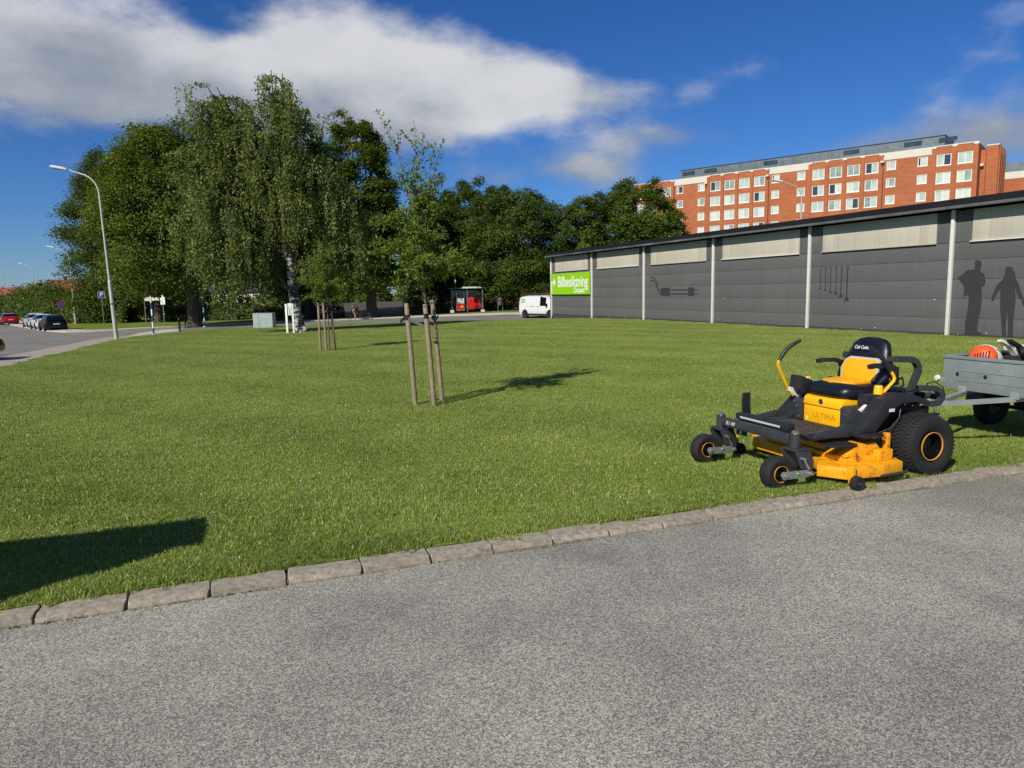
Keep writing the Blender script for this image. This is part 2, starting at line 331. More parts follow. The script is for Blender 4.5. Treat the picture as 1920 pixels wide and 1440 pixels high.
def lawnmat(name, c1, c2, c3, blades):
    M = bpy.data.materials.new(name); M.use_nodes = True; t = M.node_tree
    def nn(ty, **k):
        n = t.nodes.new(ty)
        for a, v in k.items(): setattr(n, a, v)
        return n
    L = t.links.new; geo = nn('ShaderNodeNewGeometry')
    nz = nn('ShaderNodeTexNoise'); nz.inputs['Scale'].default_value = .9; nz.inputs['Detail'].default_value = 6; nz.inputs['Roughness'].default_value = .7; L(geo.outputs['Position'], nz.inputs['Vector'])
    n2 = nn('ShaderNodeTexNoise'); n2.inputs['Scale'].default_value = .22; n2.inputs['Detail'].default_value = 3; L(geo.outputs['Position'], n2.inputs['Vector'])
    # mowing passes run along the lawn, a little over a metre apart and slightly wavy
    mpn = nn('ShaderNodeMapping'); mpn.inputs['Rotation'].default_value = (0, 0, R(38)); L(geo.outputs['Position'], mpn.inputs[0])
    wv = nn('ShaderNodeTexWave', wave_type='BANDS', bands_direction='Y'); wv.inputs['Scale'].default_value = .115; wv.inputs['Distortion'].default_value = 3.2; wv.inputs['Detail'].default_value = 2; wv.inputs['Detail Scale'].default_value = .35; L(mpn.outputs[0], wv.inputs['Vector'])
    def mt(op, a, c):
        n = nn('ShaderNodeMath', operation=op)
        for i, v in enumerate((a, c)):
            if isinstance(v, (int, float)): n.inputs[i].default_value = v
            else: L(v, n.inputs[i])
        return n.outputs[0]
    s_ = mt('ADD', mt('ADD', mt('MULTIPLY', nz.outputs['Fac'], .62), mt('MULTIPLY', n2.outputs['Fac'], .5)), mt('MULTIPLY', wv.outputs['Fac'], .13))
    mr = nn('ShaderNodeMapRange'); mr.inputs['From Min'].default_value = .42; mr.inputs['From Max'].default_value = .92; L(s_, mr.inputs['Value'])
    mi = nn('ShaderNodeMix', data_type='RGBA'); mi.inputs[6].default_value = (*c1, 1); mi.inputs[7].default_value = (*c2, 1); L(mr.outputs[0], mi.inputs[0])
    src = mi.outputs[2]
    if blades:
        st = nn('ShaderNodeMapRange'); st.inputs['From Min'].default_value = .86; st.inputs['From Max'].default_value = .9; L(geo.outputs['Random Per Island'], st.inputs['Value'])
        m2 = nn('ShaderNodeMix', data_type='RGBA'); m2.inputs[7].default_value = (*c3, 1); L(st.outputs[0], m2.inputs[0]); L(src, m2.inputs[6])
        hv = nn('ShaderNodeHueSaturation'); mm = nn('ShaderNodeMapRange'); mm.inputs['To Min'].default_value = .6; mm.inputs['To Max'].default_value = 1.4; mu = mt('FRACT', mt('MULTIPLY', geo.outputs['Random Per Island'], 37.7), 0)
        L(mu, mm.inputs['Value']); L(mm.outputs[0], hv.inputs['Value']); L(m2.outputs[2], hv.inputs['Color']); src = hv.outputs[0]
        b = t.nodes['Principled BSDF']; b.inputs['Roughness'].default_value = .5; b.inputs['Specular IOR Level'].default_value = .35
        L(src, b.inputs['Base Color'])
        tr = nn('ShaderNodeBsdfTranslucent'); L(src, tr.inputs[0]); ms_ = nn('ShaderNodeMixShader'); ms_.inputs[0].default_value = .33
        L(b.outputs[0], ms_.inputs[1]); L(tr.outputs[0], ms_.inputs[2]); L(ms_.outputs[0], t.nodes['Material Output'].inputs[0])
    else:
        b = t.nodes['Principled BSDF']; b.inputs['Roughness'].default_value = .95; b.inputs['Specular IOR Level'].default_value = .1
        L(src, b.inputs['Base Color'])
        nb = nn('ShaderNodeTexNoise'); nb.inputs['Scale'].default_value = 45; nb.inputs['Detail'].default_value = 4; L(geo.outputs['Position'], nb.inputs['Vector'])
        bp = nn('ShaderNodeBump'); bp.inputs['Strength'].default_value = .7; bp.inputs['Distance'].default_value = .03; L(nb.outputs['Fac'], bp.inputs['Height']); L(bp.outputs[0], b.inputs['Normal'])
    return M
M_BLADE = lawnmat('grass_blades', (.180, .255, .034), (.35, .435, .086), (.56, .53, .25), True)
M_TURF = lawnmat('turf_soil', (.12, .175, .026), (.215, .27, .055), (.2, .2, .1), False)
M_PARK = lawnmat('park_grass', (.11, .16, .02), (.20, .24, .045), (.2, .2, .1), False)

# ------------------------------------------------------------------ the setting
KA = Vector((-3.13, 4.09, 0)); KU = Vector((.94048, .33986, 0)); KN = Vector((-.33986, .94048, 0))   # back edge of the kerb
kp = lambda s, d: (KA + KU * s + KN * d)[:2]
LAWN = [kp(-40, 0), kp(45, 0), kp(45, 9), (18.6, 20.2), (15.0, 24.42), (4.9, 49.3), (2.9, 49.4), (.1, 48.3), (-3.9, 52.9), (-10.9, 56.4), (-17.3, 58.0), (-21.3, 58.35), (-24.1, 57.7), (-25.4, 55.5),
        (-24.9, 50.6), (-22.1, 40.2), (-17.0, 26.3), (-14.8, 20.5), (-12.5, 13.0), (-15, 2), kp(-40, 5)]
LAWN = LAWN[1:20]; LAWN = [kp(-10.5, 0)] + [kp(45, 0)] + LAWN[1:18] + [(-12.5, 13.0)]
sheet('lawn', LAWN, 0, 2.5, M_TURF)
gxs = np.r_[np.linspace(-1200, -260, 8), np.arange(-240, 121, 6.), np.linspace(160, 1200, 8)]; gys = np.r_[-80, np.arange(-20, 241, 6.), np.linspace(280, 1800, 10)]
GX_, GY_ = np.meshgrid(gxs, gys); nx_, ny_ = len(gxs), len(gys)
gm = MB().add(np.c_[GX_.ravel(), GY_.ravel(), (tz(GX_, GY_) - .28).ravel()].tolist(), [(j * nx_ + i, j * nx_ + i + 1, (j + 1) * nx_ + i + 1, (j + 1) * nx_ + i) for j in range(ny_ - 1) for i in range(nx_ - 1)], True).build('ground', M_PARK); tag(gm, kind='structure')
road = sheet('road', [kp(-60, -.17), kp(60, -.17), kp(60, -18), kp(-60, -18)], 0, 30, M_ROAD, zf=lambda x, y: .047)
FARK = [(-37.6, 60.2), (-34.5, 60.9), (-31.7, 63.4), (-24.3, 67.6), (-18.2, 68.6), (-9.7, 68.9), (-6.5, 68.2), (1.3, 65.6), (12, 63.5), (40, 66)]
STREETK = [(-37.6, 60.2), (-42.5, 65.0), (-62, 88.3), (-110, 150), (-170, 230)]
sheet('side_street', [(-12.2, 12.9), (-14.8, 20.4), (-17, 26.2), (-22.1, 40.1), (-24.95, 50.6), (-25.5, 55.5), (-24.1, 57.85), (-21.3, 58.5), (-17.3, 58.15), (-10.9, 56.55), (-3.9, 53.0), (.1, 48.4), (2.9, 49.5), (4.4, 51.0), (18, 60), (41, 60),
       (40, 66.5)] + FARK[-2::-1] + STREETK[1:] + [(-260, 230), (-200, 60), (-60, 5), (-16, 5)], -.06, 5, M_STREET)
ribbon('pavement', FARK, 0, 2.6, .03, M_PAVE)
ribbon('street_kerb', FARK, -.16, -.003, .05, M_KERBF)
ribbon('street_pavement', STREETK, -2.2, -.003, .03, M_PAVE)
ribbon('lawn_pavement', [(-12.45, 12.9), (-14.9, 20.5), (-17.1, 26.3), (-22.2, 40.2), (-24.3, 46.6)], .02, 1.7, -.03, mat('tan_pavement', '#9c9182', .9, var=.1, vscale=1.2))
sheet('crossing_pavement', [(-24.2, 46.2), (-25.2, 50.6), (-25.75, 55.5), (-27.6, 60.0), (-29.4, 59.8), (-28.2, 54.0), (-25.2, 46.6)], -.02, 3, M_PAVE)
sheet('park_grass', [(-37.0, 61.6), (-34.9, 63.3), (-32.6, 65.8), (-25.0, 70.1), (-18.4, 71.3), (-9.6, 71.55), (-5.7, 70.8), (2, 68.2), (12.2, 66.1), (40, 68.6), (60, 200), (-150, 235), (-108, 151), (-60, 89.5), (-41, 66.3)], .005, 6, M_PARK)
sheet('bare_field', [(-20, 79), (-8, 79.5), (-4, 112), (-34, 112)], .05, 6, M_SOIL, zf=lambda x, y: tzf(x, y) + max(0, (y - 80)) * .035)

# kerb of granite stones, about half a metre each
M_GRAN = mat('granite_kerb', '#948a7a', .9, var=.42, vscale=22, bump=.45, bscale=140, isl=.15)
M_JOINT = mat('kerb_mortar', '#6a6046', .95, var=.3, vscale=20, bump=.4, bscale=60)
kerb = MB().box(-9, 40, -.165, 0, -.12, .072).build('kerb', M_JOINT); kerb.matrix_world = frame(KA, KU, KN, (0, 0, 1)); tag(kerb, kind='structure')
rng = random.Random(4)
svar = []
for k in range(7):
    b = bmesh.new(); bmesh.ops.create_cube(b, size=1); bmesh.ops.subdivide_edges(b, edges=list(b.edges), cuts=2, use_grid_fill=True)
    for v in b.verts:
        x, y, z = v.co
        x *= .474; y = y * .19; z = z * .12
        if v.co.z > .4 and v.co.y < -.4: y += .016; z -= .012      # worn front arris
        if v.co.z > .4: z += rng.uniform(-.005, .003); y += rng.uniform(-.006, .006)
        if abs(v.co.x) > .45 and abs(v.co.y) > .45: x *= .975
        v.co = (x + rng.uniform(-.005, .005), y + rng.uniform(-.005, .005), z)
    bmesh.ops.bevel(b, geom=[e for e in b.edges if e.calc_face_angle(0) > .6], offset=.005, segments=1, affect='EDGES')
    svar.append(MB().bm(b).mesh('kerb_stone', 18)); svar[-1].materials.append(M_GRAN)
s_ = -8.93
while s_ < 24:
    ln = .482 + rng.uniform(-.02, .02)
    o = link('stone', svar[rng.randrange(7)], None, kerb, (s_ + ln / 2, -.093 + rng.uniform(-.006, .006), .04 + rng.uniform(-.006, .004))); o.scale = (ln / .482, 1, 1)
    o.rotation_euler = (rng.uniform(-.02, .02), rng.uniform(-.008, .008), rng.uniform(-.012, .012)); s_ += ln

# grass: patches of blades repeated over the lawn
def blade_patch(seed, n, hs_, size):
    r = np.random.RandomState(seed); p = r.uniform(-size / 2, size / 2, (n, 2)); a = r.uniform(0, 2 * np.pi, n)
    h = hs_ * r.uniform(.45, 1.15, n); ln = r.uniform(.1, .9, n) * h; wd = r.uniform(.0017, .0034, n); da = a + r.uniform(-1.2, 1.2, n)
    sx, sy = np.cos(a) * wd, np.sin(a) * wd; lx, ly = -np.sin(da) * ln, np.cos(da) * ln
    V = np.zeros((n, 5, 3))
    V[:, 0] = np.c_[p[:, 0] - sx, p[:, 1] - sy, np.full(n, -.01)]; V[:, 1] = np.c_[p[:, 0] + sx, p[:, 1] + sy, np.full(n, -.01)]
    V[:, 2] = np.c_[p[:, 0] + sx * .8 + lx * .35, p[:, 1] + sy * .8 + ly * .35, h * .6]; V[:, 3] = np.c_[p[:, 0] - sx * .8 + lx * .35, p[:, 1] - sy * .8 + ly * .35, h * .6]
    V[:, 4] = np.c_[p[:, 0] + lx, p[:, 1] + ly, h]
    b0 = np.arange(n) * 5
    F = [tuple(q) for q in np.c_[b0, b0 + 1, b0 + 2, b0 + 3]] + [tuple(q) for q in np.c_[b0 + 3, b0 + 2, b0 + 4]]
    me = bpy.data.meshes.new('blade_patch'); me.from_pydata(V.reshape(-1, 3).tolist(), [], F); me.materials.append(M_BLADE)
    return me
gcol = bpy.data.collections.new('blade_patches')
for k in range(6): gcol.objects.link(bpy.data.objects.new('blade_patch', blade_patch(k, 3600, (.029, .026, .031, .028, .03, .037)[k], .82)))
ecol = bpy.data.collections.new('edge_patches')
for k in range(4): ecol.objects.link(bpy.data.objects.new('edge_patch', blade_patch(20 + k, 220, .042, .2)))
def scatter(name, pts, rots, scs, coll, label, seed=0):
    me = bpy.data.meshes.new(name); me.from_pydata([tuple(p) for p in pts], [], [])
    a = me.attributes.new('rz', 'FLOAT', 'POINT'); a.data.foreach_set('value', rots); a = me.attributes.new('sc', 'FLOAT', 'POINT'); a.data.foreach_set('value', scs)
    o = link(name, me); ng = bpy.data.node_groups.new(name, 'GeometryNodeTree')
    ng.interface.new_socket('Geometry', in_out='INPUT', socket_type='NodeSocketGeometry'); ng.interface.new_socket('Geometry', in_out='OUTPUT', socket_type='NodeSocketGeometry')
    gi = ng.nodes.new('NodeGroupInput'); go = ng.nodes.new('NodeGroupOutput'); ci = ng.nodes.new('GeometryNodeCollectionInfo'); ci.inputs[0].default_value = coll; ci.inputs[1].default_value = True; ci.inputs[2].default_value = True
    ip = ng.nodes.new('GeometryNodeInstanceOnPoints'); ip.inputs['Pick Instance'].default_value = True
    ra = ng.nodes.new('GeometryNodeInputNamedAttribute'); ra.data_type = 'FLOAT'; ra.inputs[0].default_value = 'rz'
    sa = ng.nodes.new('GeometryNodeInputNamedAttribute'); sa.data_type = 'FLOAT'; sa.inputs[0].default_value = 'sc'
    cx = ng.nodes.new('ShaderNodeCombineXYZ'); L = ng.links.new
    L(ra.outputs[0], cx.inputs[2]); L(cx.outputs[0], ip.inputs['Rotation']); L(sa.outputs[0], ip.inputs['Scale'])
    L(gi.outputs[0], ip.inputs['Points']); L(ci.outputs[0], ip.inputs['Instance']); L(ip.outputs[0], go.inputs[0])
    md = o.modifiers.new('scatter', 'NODES'); md.node_group = ng
    return tag(o, label, None, kind='stuff')
rs = np.random.RandomState(7)
def lawn_points(n, box, keep=None):
    x = rs.uniform(box[0], box[1], n); y = rs.uniform(box[2], box[3], n); k = inpoly(x, y, LAWN)
    dk = (x - KA.x) * KN.x + (y - KA.y) * KN.y; k &= dk > .2
    k &= (np.abs(x) < y * .80 + 2.0)
    if keep is not None: k &= rs.uniform(0, 1, n) < keep(x, y)
    return x[k], y[k]
gq = np.mgrid[-27:20:.62, 3:59:.62].reshape(2, -1); gq = gq + rs.uniform(-.1, .1, gq.shape)
kk = np.all([inpoly(gq[0] + a, gq[1] + b, LAWN) for a, b in ((.3, 0), (-.3, 0), (0, .3), (0, -.3))], axis=0) & ((gq[0] - KA.x) * KN.x + (gq[1] - KA.y) * KN.y > .36) & (np.abs(gq[0]) < gq[1] * .8 + 2.0); gx, gy = gq[0][kk], gq[1][kk]
scatter('grass', np.c_[gx, gy, tz(gx, gy)], rs.choice([0, 1.5708, 3.1416, 4.7124], len(gx)) + rs.uniform(-.1, .1, len(gx)), rs.uniform(.9, 1.1, len(gx)), gcol, 'short mown green grass covering the whole lawn')
# edge of the turf against the kerb: ragged and a little longer
ex = rs.uniform(-1.5, 16, 1500); ed = rs.uniform(.06, .34, 1500); ep = np.array([kp(a, b) for a, b in zip(ex, ed)])
scatter('grass_edge', np.c_[ep[:, 0], ep[:, 1], tz(ep[:, 0], ep[:, 1]) - .004], rs.uniform(0, 6.28, len(ex)), rs.uniform(.7, 1.15, len(ex)), ecol, 'ragged fringe of grass along the back of the kerb')
# white clover heads
M_CLOV = mat('clover_white', '#d9d6c6', .8)
ccol = bpy.data.collections.new('clover_heads')
cb = bmesh.new(); bmesh.ops.create_icosphere(cb, subdivisions=1, radius=.006)
cm = MB().bm(cb, True).xf(Matrix.Translation((0, 0, .042))).tube([(0, 0, 0), (.002, 0, .04)], .0012, 4).mesh('clover_head'); cm.materials.append(M_CLOV); ccol.objects.link(bpy.data.objects.new('clover_head', cm))
clump = lambda x, y: (.25 + .75 * (np.sin(x * 1.7 + 1.3 * np.sin(y * .9)) * np.sin(y * 1.3 + x * .6) > .15)) * np.where(y < 12, 1, .6)
cx_, cy_ = lawn_points(6500, (-20, 16, 3.5, 40), clump)
scatter('clover_flowers', np.c_[cx_, cy_, tz(cx_, cy_)], rs.uniform(0, 6.28, len(cx_)), rs.uniform(.7, 1.2, len(cx_)), ccol, 'scattered small white clover flowers in the lawn')
# moss and dry grass at the foot of the kerb
M_MOSS = mat('gutter_moss', '#6d6436', .95, var=.4, vscale=30)
mo = MB(); r2 = np.random.RandomState(3)
for k in range(1500):
    s0 = r2.uniform(-.5, 12); 
    if math.sin(s0 * 2.1) + math.sin(s0 * 5.3 + 1) + r2.uniform(-1, 1) < .2: continue
    p = KA + KU * s0 + KN * (-.185 - abs(r2.normal(0, .014))); a = r2.uniform(0, 6.28); h = r2.uniform(.006, .022); q = Vector((math.cos(a), math.sin(a), 0)) * .006
    mo.add([p + Vector((0, 0, .045)) - q, p + Vector((0, 0, .045)) + q, p + Vector((r2.uniform(-.01, .01), r2.uniform(-.01, .01), .047 + h))], [(0, 1, 2)])
tag(mo.build('kerb_moss', M_MOSS), 'dry moss and grass tufts at the foot of the kerb', kind='stuff')

# ------------------------------------------------------------------ workshop building with grey panel wall
TH = .38706; WD = Vector((math.sin(TH), -math.cos(TH), 0)); WN = Vector((-math.cos(TH), -math.sin(TH), 0)); BAY = 6.327
W0 = Vector((3.079, 53.732, 0))
M_PANEL = mat('grey_painted_panel', '#5b5c5b', .9, var=.07, vscale=.6, bump=.12, bscale=40)
def streaks(M, amt=.25):
    """faint vertical run-off marks"""
    t = M.node_tree; b = t.nodes['Principled BSDF']; L = t.links.new
    old = b.inputs['Base Color'].links[0].from_socket
    g = t.nodes.new('ShaderNodeNewGeometry'); mp_ = t.nodes.new('ShaderNodeMapping'); mp_.inputs['Scale'].default_value = (9, 9, .35); L(g.outputs['Position'], mp_.inputs[0])
    n = t.nodes.new('ShaderNodeTexNoise'); n.inputs['Scale'].default_value = 1.0; n.inputs['Detail'].default_value = 5; L(mp_.outputs[0], n.inputs['Vector'])
    r = t.nodes.new('ShaderNodeMapRange'); r.inputs['From Min'].default_value = .35; r.inputs['From Max'].default_value = .7; r.inputs['To Min'].default_value = 1 - amt; r.inputs['To Max'].default_value = 1 + amt; L(n.outputs['Fac'], r.inputs['Value'])
    m_ = t.nodes.new('ShaderNodeMix'); m_.data_type = 'RGBA'; m_.blend_type = 'MULTIPLY'; m_.inputs[0].default_value = 1; L(old, m_.inputs[6]); L(r.outputs[0], m_.inputs[7]); L(m_.outputs[2], b.inputs['Base Color'])
streaks(M_PANEL, .05)
M_LIGHTP = mat('pale_upper_panel', '#b9b3a3', .85, var=.05, vscale=1.0, bump=.06, bscale=30); streaks(M_LIGHTP, .05)
M_WALLCORE = mat('wall_core', '#35363a', .9); M_PIPE = mat('white_downpipe', '#d6d4cc', .6, var=.08, vscale=5)
M_FASCIA = mat('black_roof_edge', '#101113', .6, var=.2, vscale=3); M_GUT = mat('metal_gutter', '#6a6b6d', .5, .3, var=.45, vscale=.8); M_PLINTH = mat('dark_plinth', '#3b3c3e', .9, var=.25, vscale=4, bump=.3, bscale=25)
M_SIGN = mat('lime_sign', '#8cc80a', .5); M_WHITE = mat('white_print', '#e8e8e2', .6); M_MURAL = mat('mural_paint', '#303234', .75, var=.1, vscale=2)
M_ROOFF = mat('roof_felt', '#1a1b1d', .9, var=.2, vscale=1)
ws = empty('workshop_building', (0, 0, 0), 0, 'long low workshop with dark grey panel wall, pale upper panels and white downpipes', 'building')
ws.matrix_world = frame(W0, WD, -WN, (0, 0, 1))            # local x along the wall, y into the building
NB = 8; LEN = NB * BAY; DEP = 15
MB().box(0, LEN, .13, DEP, -.6, 4.30).build('wall', M_WALLCORE, ws)
MB().box(-.02, LEN, .03, .13, -.6, .17).build('plinth', M_PLINTH, ws)
for k in range(NB):
    x0 = k * BAY + .012; x1 = (k + 1) * BAY - .012
    for z0, z1 in ((.175, .703), (.712, 1.363), (1.372, 2.003), (2.012, 2.658), (2.667, 3.235)):
        MB().box(x0, x1, .05, .128, z0, z1, .003).build('panel', M_PANEL, ws)
    for a, b_ in ((x0, k * BAY + .64), (k * BAY + 5.71, x1)): MB().box(a, b_, .052, .128, 3.25, 4.295, .005).build('panel', M_PANEL, ws)
    for a, b_ in ((.655, 1.22), (1.23, 5.07), (5.08, 5.70)):
        MB().box(k * BAY + a, k * BAY + b_, .035, .126, 3.27, 4.29, .004).build('upper_panel', M_LIGHTP, ws)
    MB().box(k * BAY + .62, k * BAY + 5.73, -.03, .12, 3.236, 3.262).build('sill', M_WHITE if k % 2 else M_LIGHTP, ws)
for k in range(NB + 1):
    x = k * BAY + (.06 if k == 0 else 0)
    MB().box(x - .055, x + .055, -.06, .046, -.02 if k else -.3, 4.33, .012).build('downpipe', M_PIPE, ws)
    MB().box(x - .16, x + .16, -.05, .03, -.35, .02).build('pipe_shoe', M_PLINTH, ws)
MB().box(-.25, LEN, -.30, DEP + .3, 4.42, 4.66).xf(Matrix(((1, 0, 0, 0), (0, 1, 0, 0), (0, .012, 1, .0), (0, 0, 0, 1)))).build('roof', M_FASCIA, ws)
g = MB()
x = -.25
while x < LEN:
    MB().box(x + .004, min(x + 2.9, LEN), -.42, -.305, 4.335, 4.43, .015).build('gutter', M_GUT, ws); x += 2.9
MB().box(-.20, -.13, .0, .07, -.3, 4.4).build('corner_pipe', M_FASCIA, ws)
# murals and sign
def wall_shape(name, poly, m_, y=.0455): return MB().prism(poly, y, y + .004, 'xz').build(name, m_, ws)
man = [(32.42, 2.59), (32.45, 2.62), (32.59, 2.61), (32.65, 2.57), (32.66, 2.43), (32.61, 2.31), (32.64, 2.25), (32.77, 2.17), (32.83, 1.92), (32.81, 1.81), (32.7, 1.72), (32.74, 1.37), (32.72, .96), (32.66, .67), (32.68, .59), (32.64, .4), (32.68, .27), (32.82, .23), (32.82, .19), (32.61, .18), (32.45, .18), (32.23, .18), (32.22, .59), (32.27, .87), (32.3, 1.29), (32.29, 1.46), (32.23, 1.49), (32.18, 1.43), (32.12, 1.43), (32.12, 1.77), (31.89, 2.02), (31.89, 2.08), (32.04, 2.19), (32.19, 2.32), (32.44, 2.32)]
wom = [(33.44, 2.34), (33.54, 2.38), (33.65, 2.34), (33.73, 2.2), (33.77, 2.0), (33.85, 1.88), (34.02, 1.45), (34.1, 1.24), (34.11, 1.14), (34.07, 1.14), (34.0, 1.24), (34.0, 1.36), (33.93, 1.36), (33.76, 1.71), (33.81, 1.41), (33.82, 1.18), (33.79, .74), (33.81, .31), (33.81, .18), (33.66, .18), (33.64, .5), (33.58, 1.02), (33.57, .5), (33.60, .18), (33.48, .18), (33.41, .69), (33.34, 1.17), (33.34, 1.41), (33.32, 1.67), (33.18, 1.44), (33.14, 1.31), (33.09, 1.28), (33.05, 1.32), (33.07, 1.45), (33.18, 1.77), (33.37, 1.97), (33.43, 2.11)]
tag(wall_shape('mural', man, M_MURAL), 'painted silhouette of a standing figure with a hand on the hip')
tag(wall_shape('mural', wom, M_MURAL), 'painted silhouette of a long-haired figure with arms held away')
def rect(a, b, c, d): return [(a, b), (c, b), (c, d), (a, d)]
ex_ = [rect(14.31, 1.47, 15.19, 1.92), rect(16.86, 1.47, 17.39, 1.92), rect(15.19, 1.76, 16.86, 1.83), rect(15.19, 1.54, 16.86, 1.61), rect(17.39, 1.76, 17.72, 1.82), rect(17.39, 1.55, 17.72, 1.61)]
e_ = MB()
for p in ex_: e_.prism(p, .0455, .0495, 'xz')
for off in (0, .17):
    c = [(13.25, 2.52 - off), (13.55, 2.53 - off), (13.78, 2.42 - off), (13.90, 2.2 - off), (13.98, 1.97 - off), (14.12, 1.82 - off), (14.35, 1.78 - off)]
    c = [(a + off * .35 * (1 - i / 6), b) for i, (a, b) in enumerate(c)] if off == 0 else c
    nn_ = []
    for i, p in enumerate(c):
        d = Vector(c[min(i + 1, 6)]) - Vector(c[max(i - 1, 0)]); d.normalize(); nn_.append(Vector((-d.y, d.x)) * .035)
    e_.prism([tuple(Vector(p) + q) for p, q in zip(c, nn_)] + [tuple(Vector(p) - q) for p, q in zip(c[::-1], nn_[::-1])], .0455, .0495, 'xz')
tag(e_.build('mural', M_MURAL, ws), 'painted exhaust pipe with two silencer boxes')
for (xx, z0, z1, k) in ((25.9, 1.71, 2.61, .7), (26.17, 1.62, 2.62, .8), (26.43, 1.54, 2.62, .85), (26.71, 1.48, 2.62, .95), (26.98, 1.35, 2.61, 1.1), (27.27, 1.19, 2.61, 1.3)):
    mb = MB(); hw = .022 * k
    mb.prism(rect(xx - hw, z0 + .13 * k, xx + hw, z1 - .1 * k), .0455, .0495, 'xz')
    ring = [(xx + .062 * k * math.cos(t), z1 - .05 * k + .062 * k * math.sin(t)) for t in np.linspace(-1.4, 4.5, 12)]; inn = [(xx + .03 * k * math.cos(t), z1 - .05 * k + .03 * k * math.sin(t)) for t in np.linspace(4.5, -1.4, 12)]
    mb.prism(ring + inn, .0455, .0495, 'xz')
    mb.prism([(xx - .03 * k, z0 + .17 * k), (xx - .085 * k, z0 + .08 * k), (xx - .075 * k, z0), (xx - .03 * k, z0 + .06 * k), (xx, z0 + .075 * k), (xx + .03 * k, z0 + .06 * k), (xx + .075 * k, z0), (xx + .085 * k, z0 + .08 * k), (xx + .03 * k, z0 + .17 * k)], .0455, .0495, 'xz')
    tag(mb.build('mural', M_MURAL, ws), 'painted spanner hanging in a row of six')
M_FADED = mat('faded_paint', '#77797a', .8)
for xx in (25.57, 12.95):
    mb = MB().lathe([(.13, 0), (.16, 0)], 20, 'y', (xx, .0475, 3.84)); mb.lathe([(.06, 0), (.08, 0)], 14, 'y', (xx, .0475, 3.84)); tag(mb.build('mural', M_FADED if xx > 20 else M_MURAL, ws), 'faint round emblem beside a downpipe')
sg = MB().box(.13, 6.20, -.075, -.062, 1.60, 3.10).build('sign', M_SIGN, ws); tag(sg, 'lime green sign reading Bilbesiktning with a white arrow')
def wtext(txt, size, cx, cz, xs=1.0, bold=0.0, m_=M_WHITE, y=-.078):
    me = text_mesh(txt, size, .001, 0, xs, bold); me.materials.append(m_); o = link('lettering', me, None, sg); o.matrix_local = frame((cx, y, cz), (1, 0, 0), (0, 0, 1), (0, -1, 0)); return o
wtext('Bilbesiktning', 1.06, 3.62, 2.46, .86, .018); wtext('Carspect\u00b0', .50, 4.72, 1.88, .88, .010)
ar = MB().prism(rect(.22, 1.62, .34, 2.42), -.079, -.076, 'xz').prism(rect(.22, 2.42, .86, 2.54), -.079, -.076, 'xz').prism([(.70, 2.76), (.60, 2.68), (.80, 2.48), (.60, 2.28), (.70, 2.20), (.98, 2.48)], -.0805, -.0795, 'xz')
ar.build('arrow', M_WHITE, sg)
# chips of bare concrete along the foot of the wall
ch = MB(); rq = random.Random(9)
for k in range(30):
    a = rq.uniform(.2, 40); z = rq.uniform(.1, .3) if k < 23 else rq.uniform(.9, 2.2); q = rq.uniform(.01, .03)
    ch.prism([(a + q * rq.uniform(.5, 1.4) * math.cos(t), z + q * .6 * math.sin(t)) for t in np.linspace(0, 5.2, 6)], .022 if z < .17 else .0462, .03 if z < .17 else .049, 'xz')
tag(ch.build('paint_chips', M_WHITE, ws), kind='stuff')

# ------------------------------------------------------------------ brick apartment block
M_BRICK = mat('orange_brick', '#a8623f', .9, var=.12, vscale=.35, bump=.1, bscale=12)
t = M_BRICK.node_tree; bb = t.nodes['Principled BSDF']; old = bb.inputs['Base Color'].links[0].from_socket
gg = t.nodes.new('ShaderNodeNewGeometry'); m1 = t.nodes.new('ShaderNodeMapping'); m1.inputs['Scale'].default_value = (.5, .5, 7); t.links.new(gg.outputs['Position'], m1.inputs[0])
n_ = t.nodes.new('ShaderNodeTexNoise'); n_.inputs['Scale'].default_value = 1.3; n_.inputs['Detail'].default_value = 4; t.links.new(m1.outputs[0], n_.inputs['Vector'])
r_ = t.nodes.new('ShaderNodeMapRange'); r_.inputs['From Min'].default_value = .3; r_.inputs['From Max'].default_value = .7; r_.inputs['To Min'].default_value = .82; r_.inputs['To Max'].default_value = 1.16; t.links.new(n_.outputs['Fac'], r_.inputs['Value'])
mi_ = t.nodes.new('ShaderNodeMix'); mi_.data_type = 'RGBA'; mi_.blend_type = 'MULTIPLY'; mi_.inputs[0].default_value = 1; t.links.new(old, mi_.inputs[6]); t.links.new(r_.outputs[0], mi_.inputs[7]); t.links.new(mi_.outputs[2], bb.inputs['Base Color'])
M_BAND = mat('white_band', '#cfc9bc', .7, var=.05, vscale=.6); M_WFRAME = mat('window_frame', '#e2e0d6', .5)
M_CURT = mat('curtained_glass', '#b2c0b9', .12, var=.22, vscale=.45, spec=.6); M_CURT2 = mat('grey_blind_glass', '#8b9c98', .1, var=.3, vscale=.9, spec=.6); M_CURT3 = mat('white_blind_glass', '#c9cfc6', .2, var=.1, vscale=.9); M_DARKG = mat('dark_glass', '#3a4446', .08, var=.4, vscale=.6, spec=.7)
M_ZINC = mat('zinc_cladding', '#69767a', .5, .4, var=.22, vscale=.8); M_DPIPE = mat('dark_downpipe', '#3a211a', .7)
bk = empty('brick_apartment_block', (0, 0, 0), 0, 'orange brick apartment block with white window frames and grey rooftop storey', 'building')
BTH = R(49.75); BD = Vector((math.sin(BTH), -math.cos(BTH), 0)); BN = Vector((-math.cos(BTH), -math.sin(BTH), 0))
bk.matrix_world = frame((40.54, 142.18, 0), BD, -BN, (0, 0, 1))
Z0 = 21.25; ST = 2.8; Ls = 19.29; d_ = 2.904; TOP = 23.35
cols = []
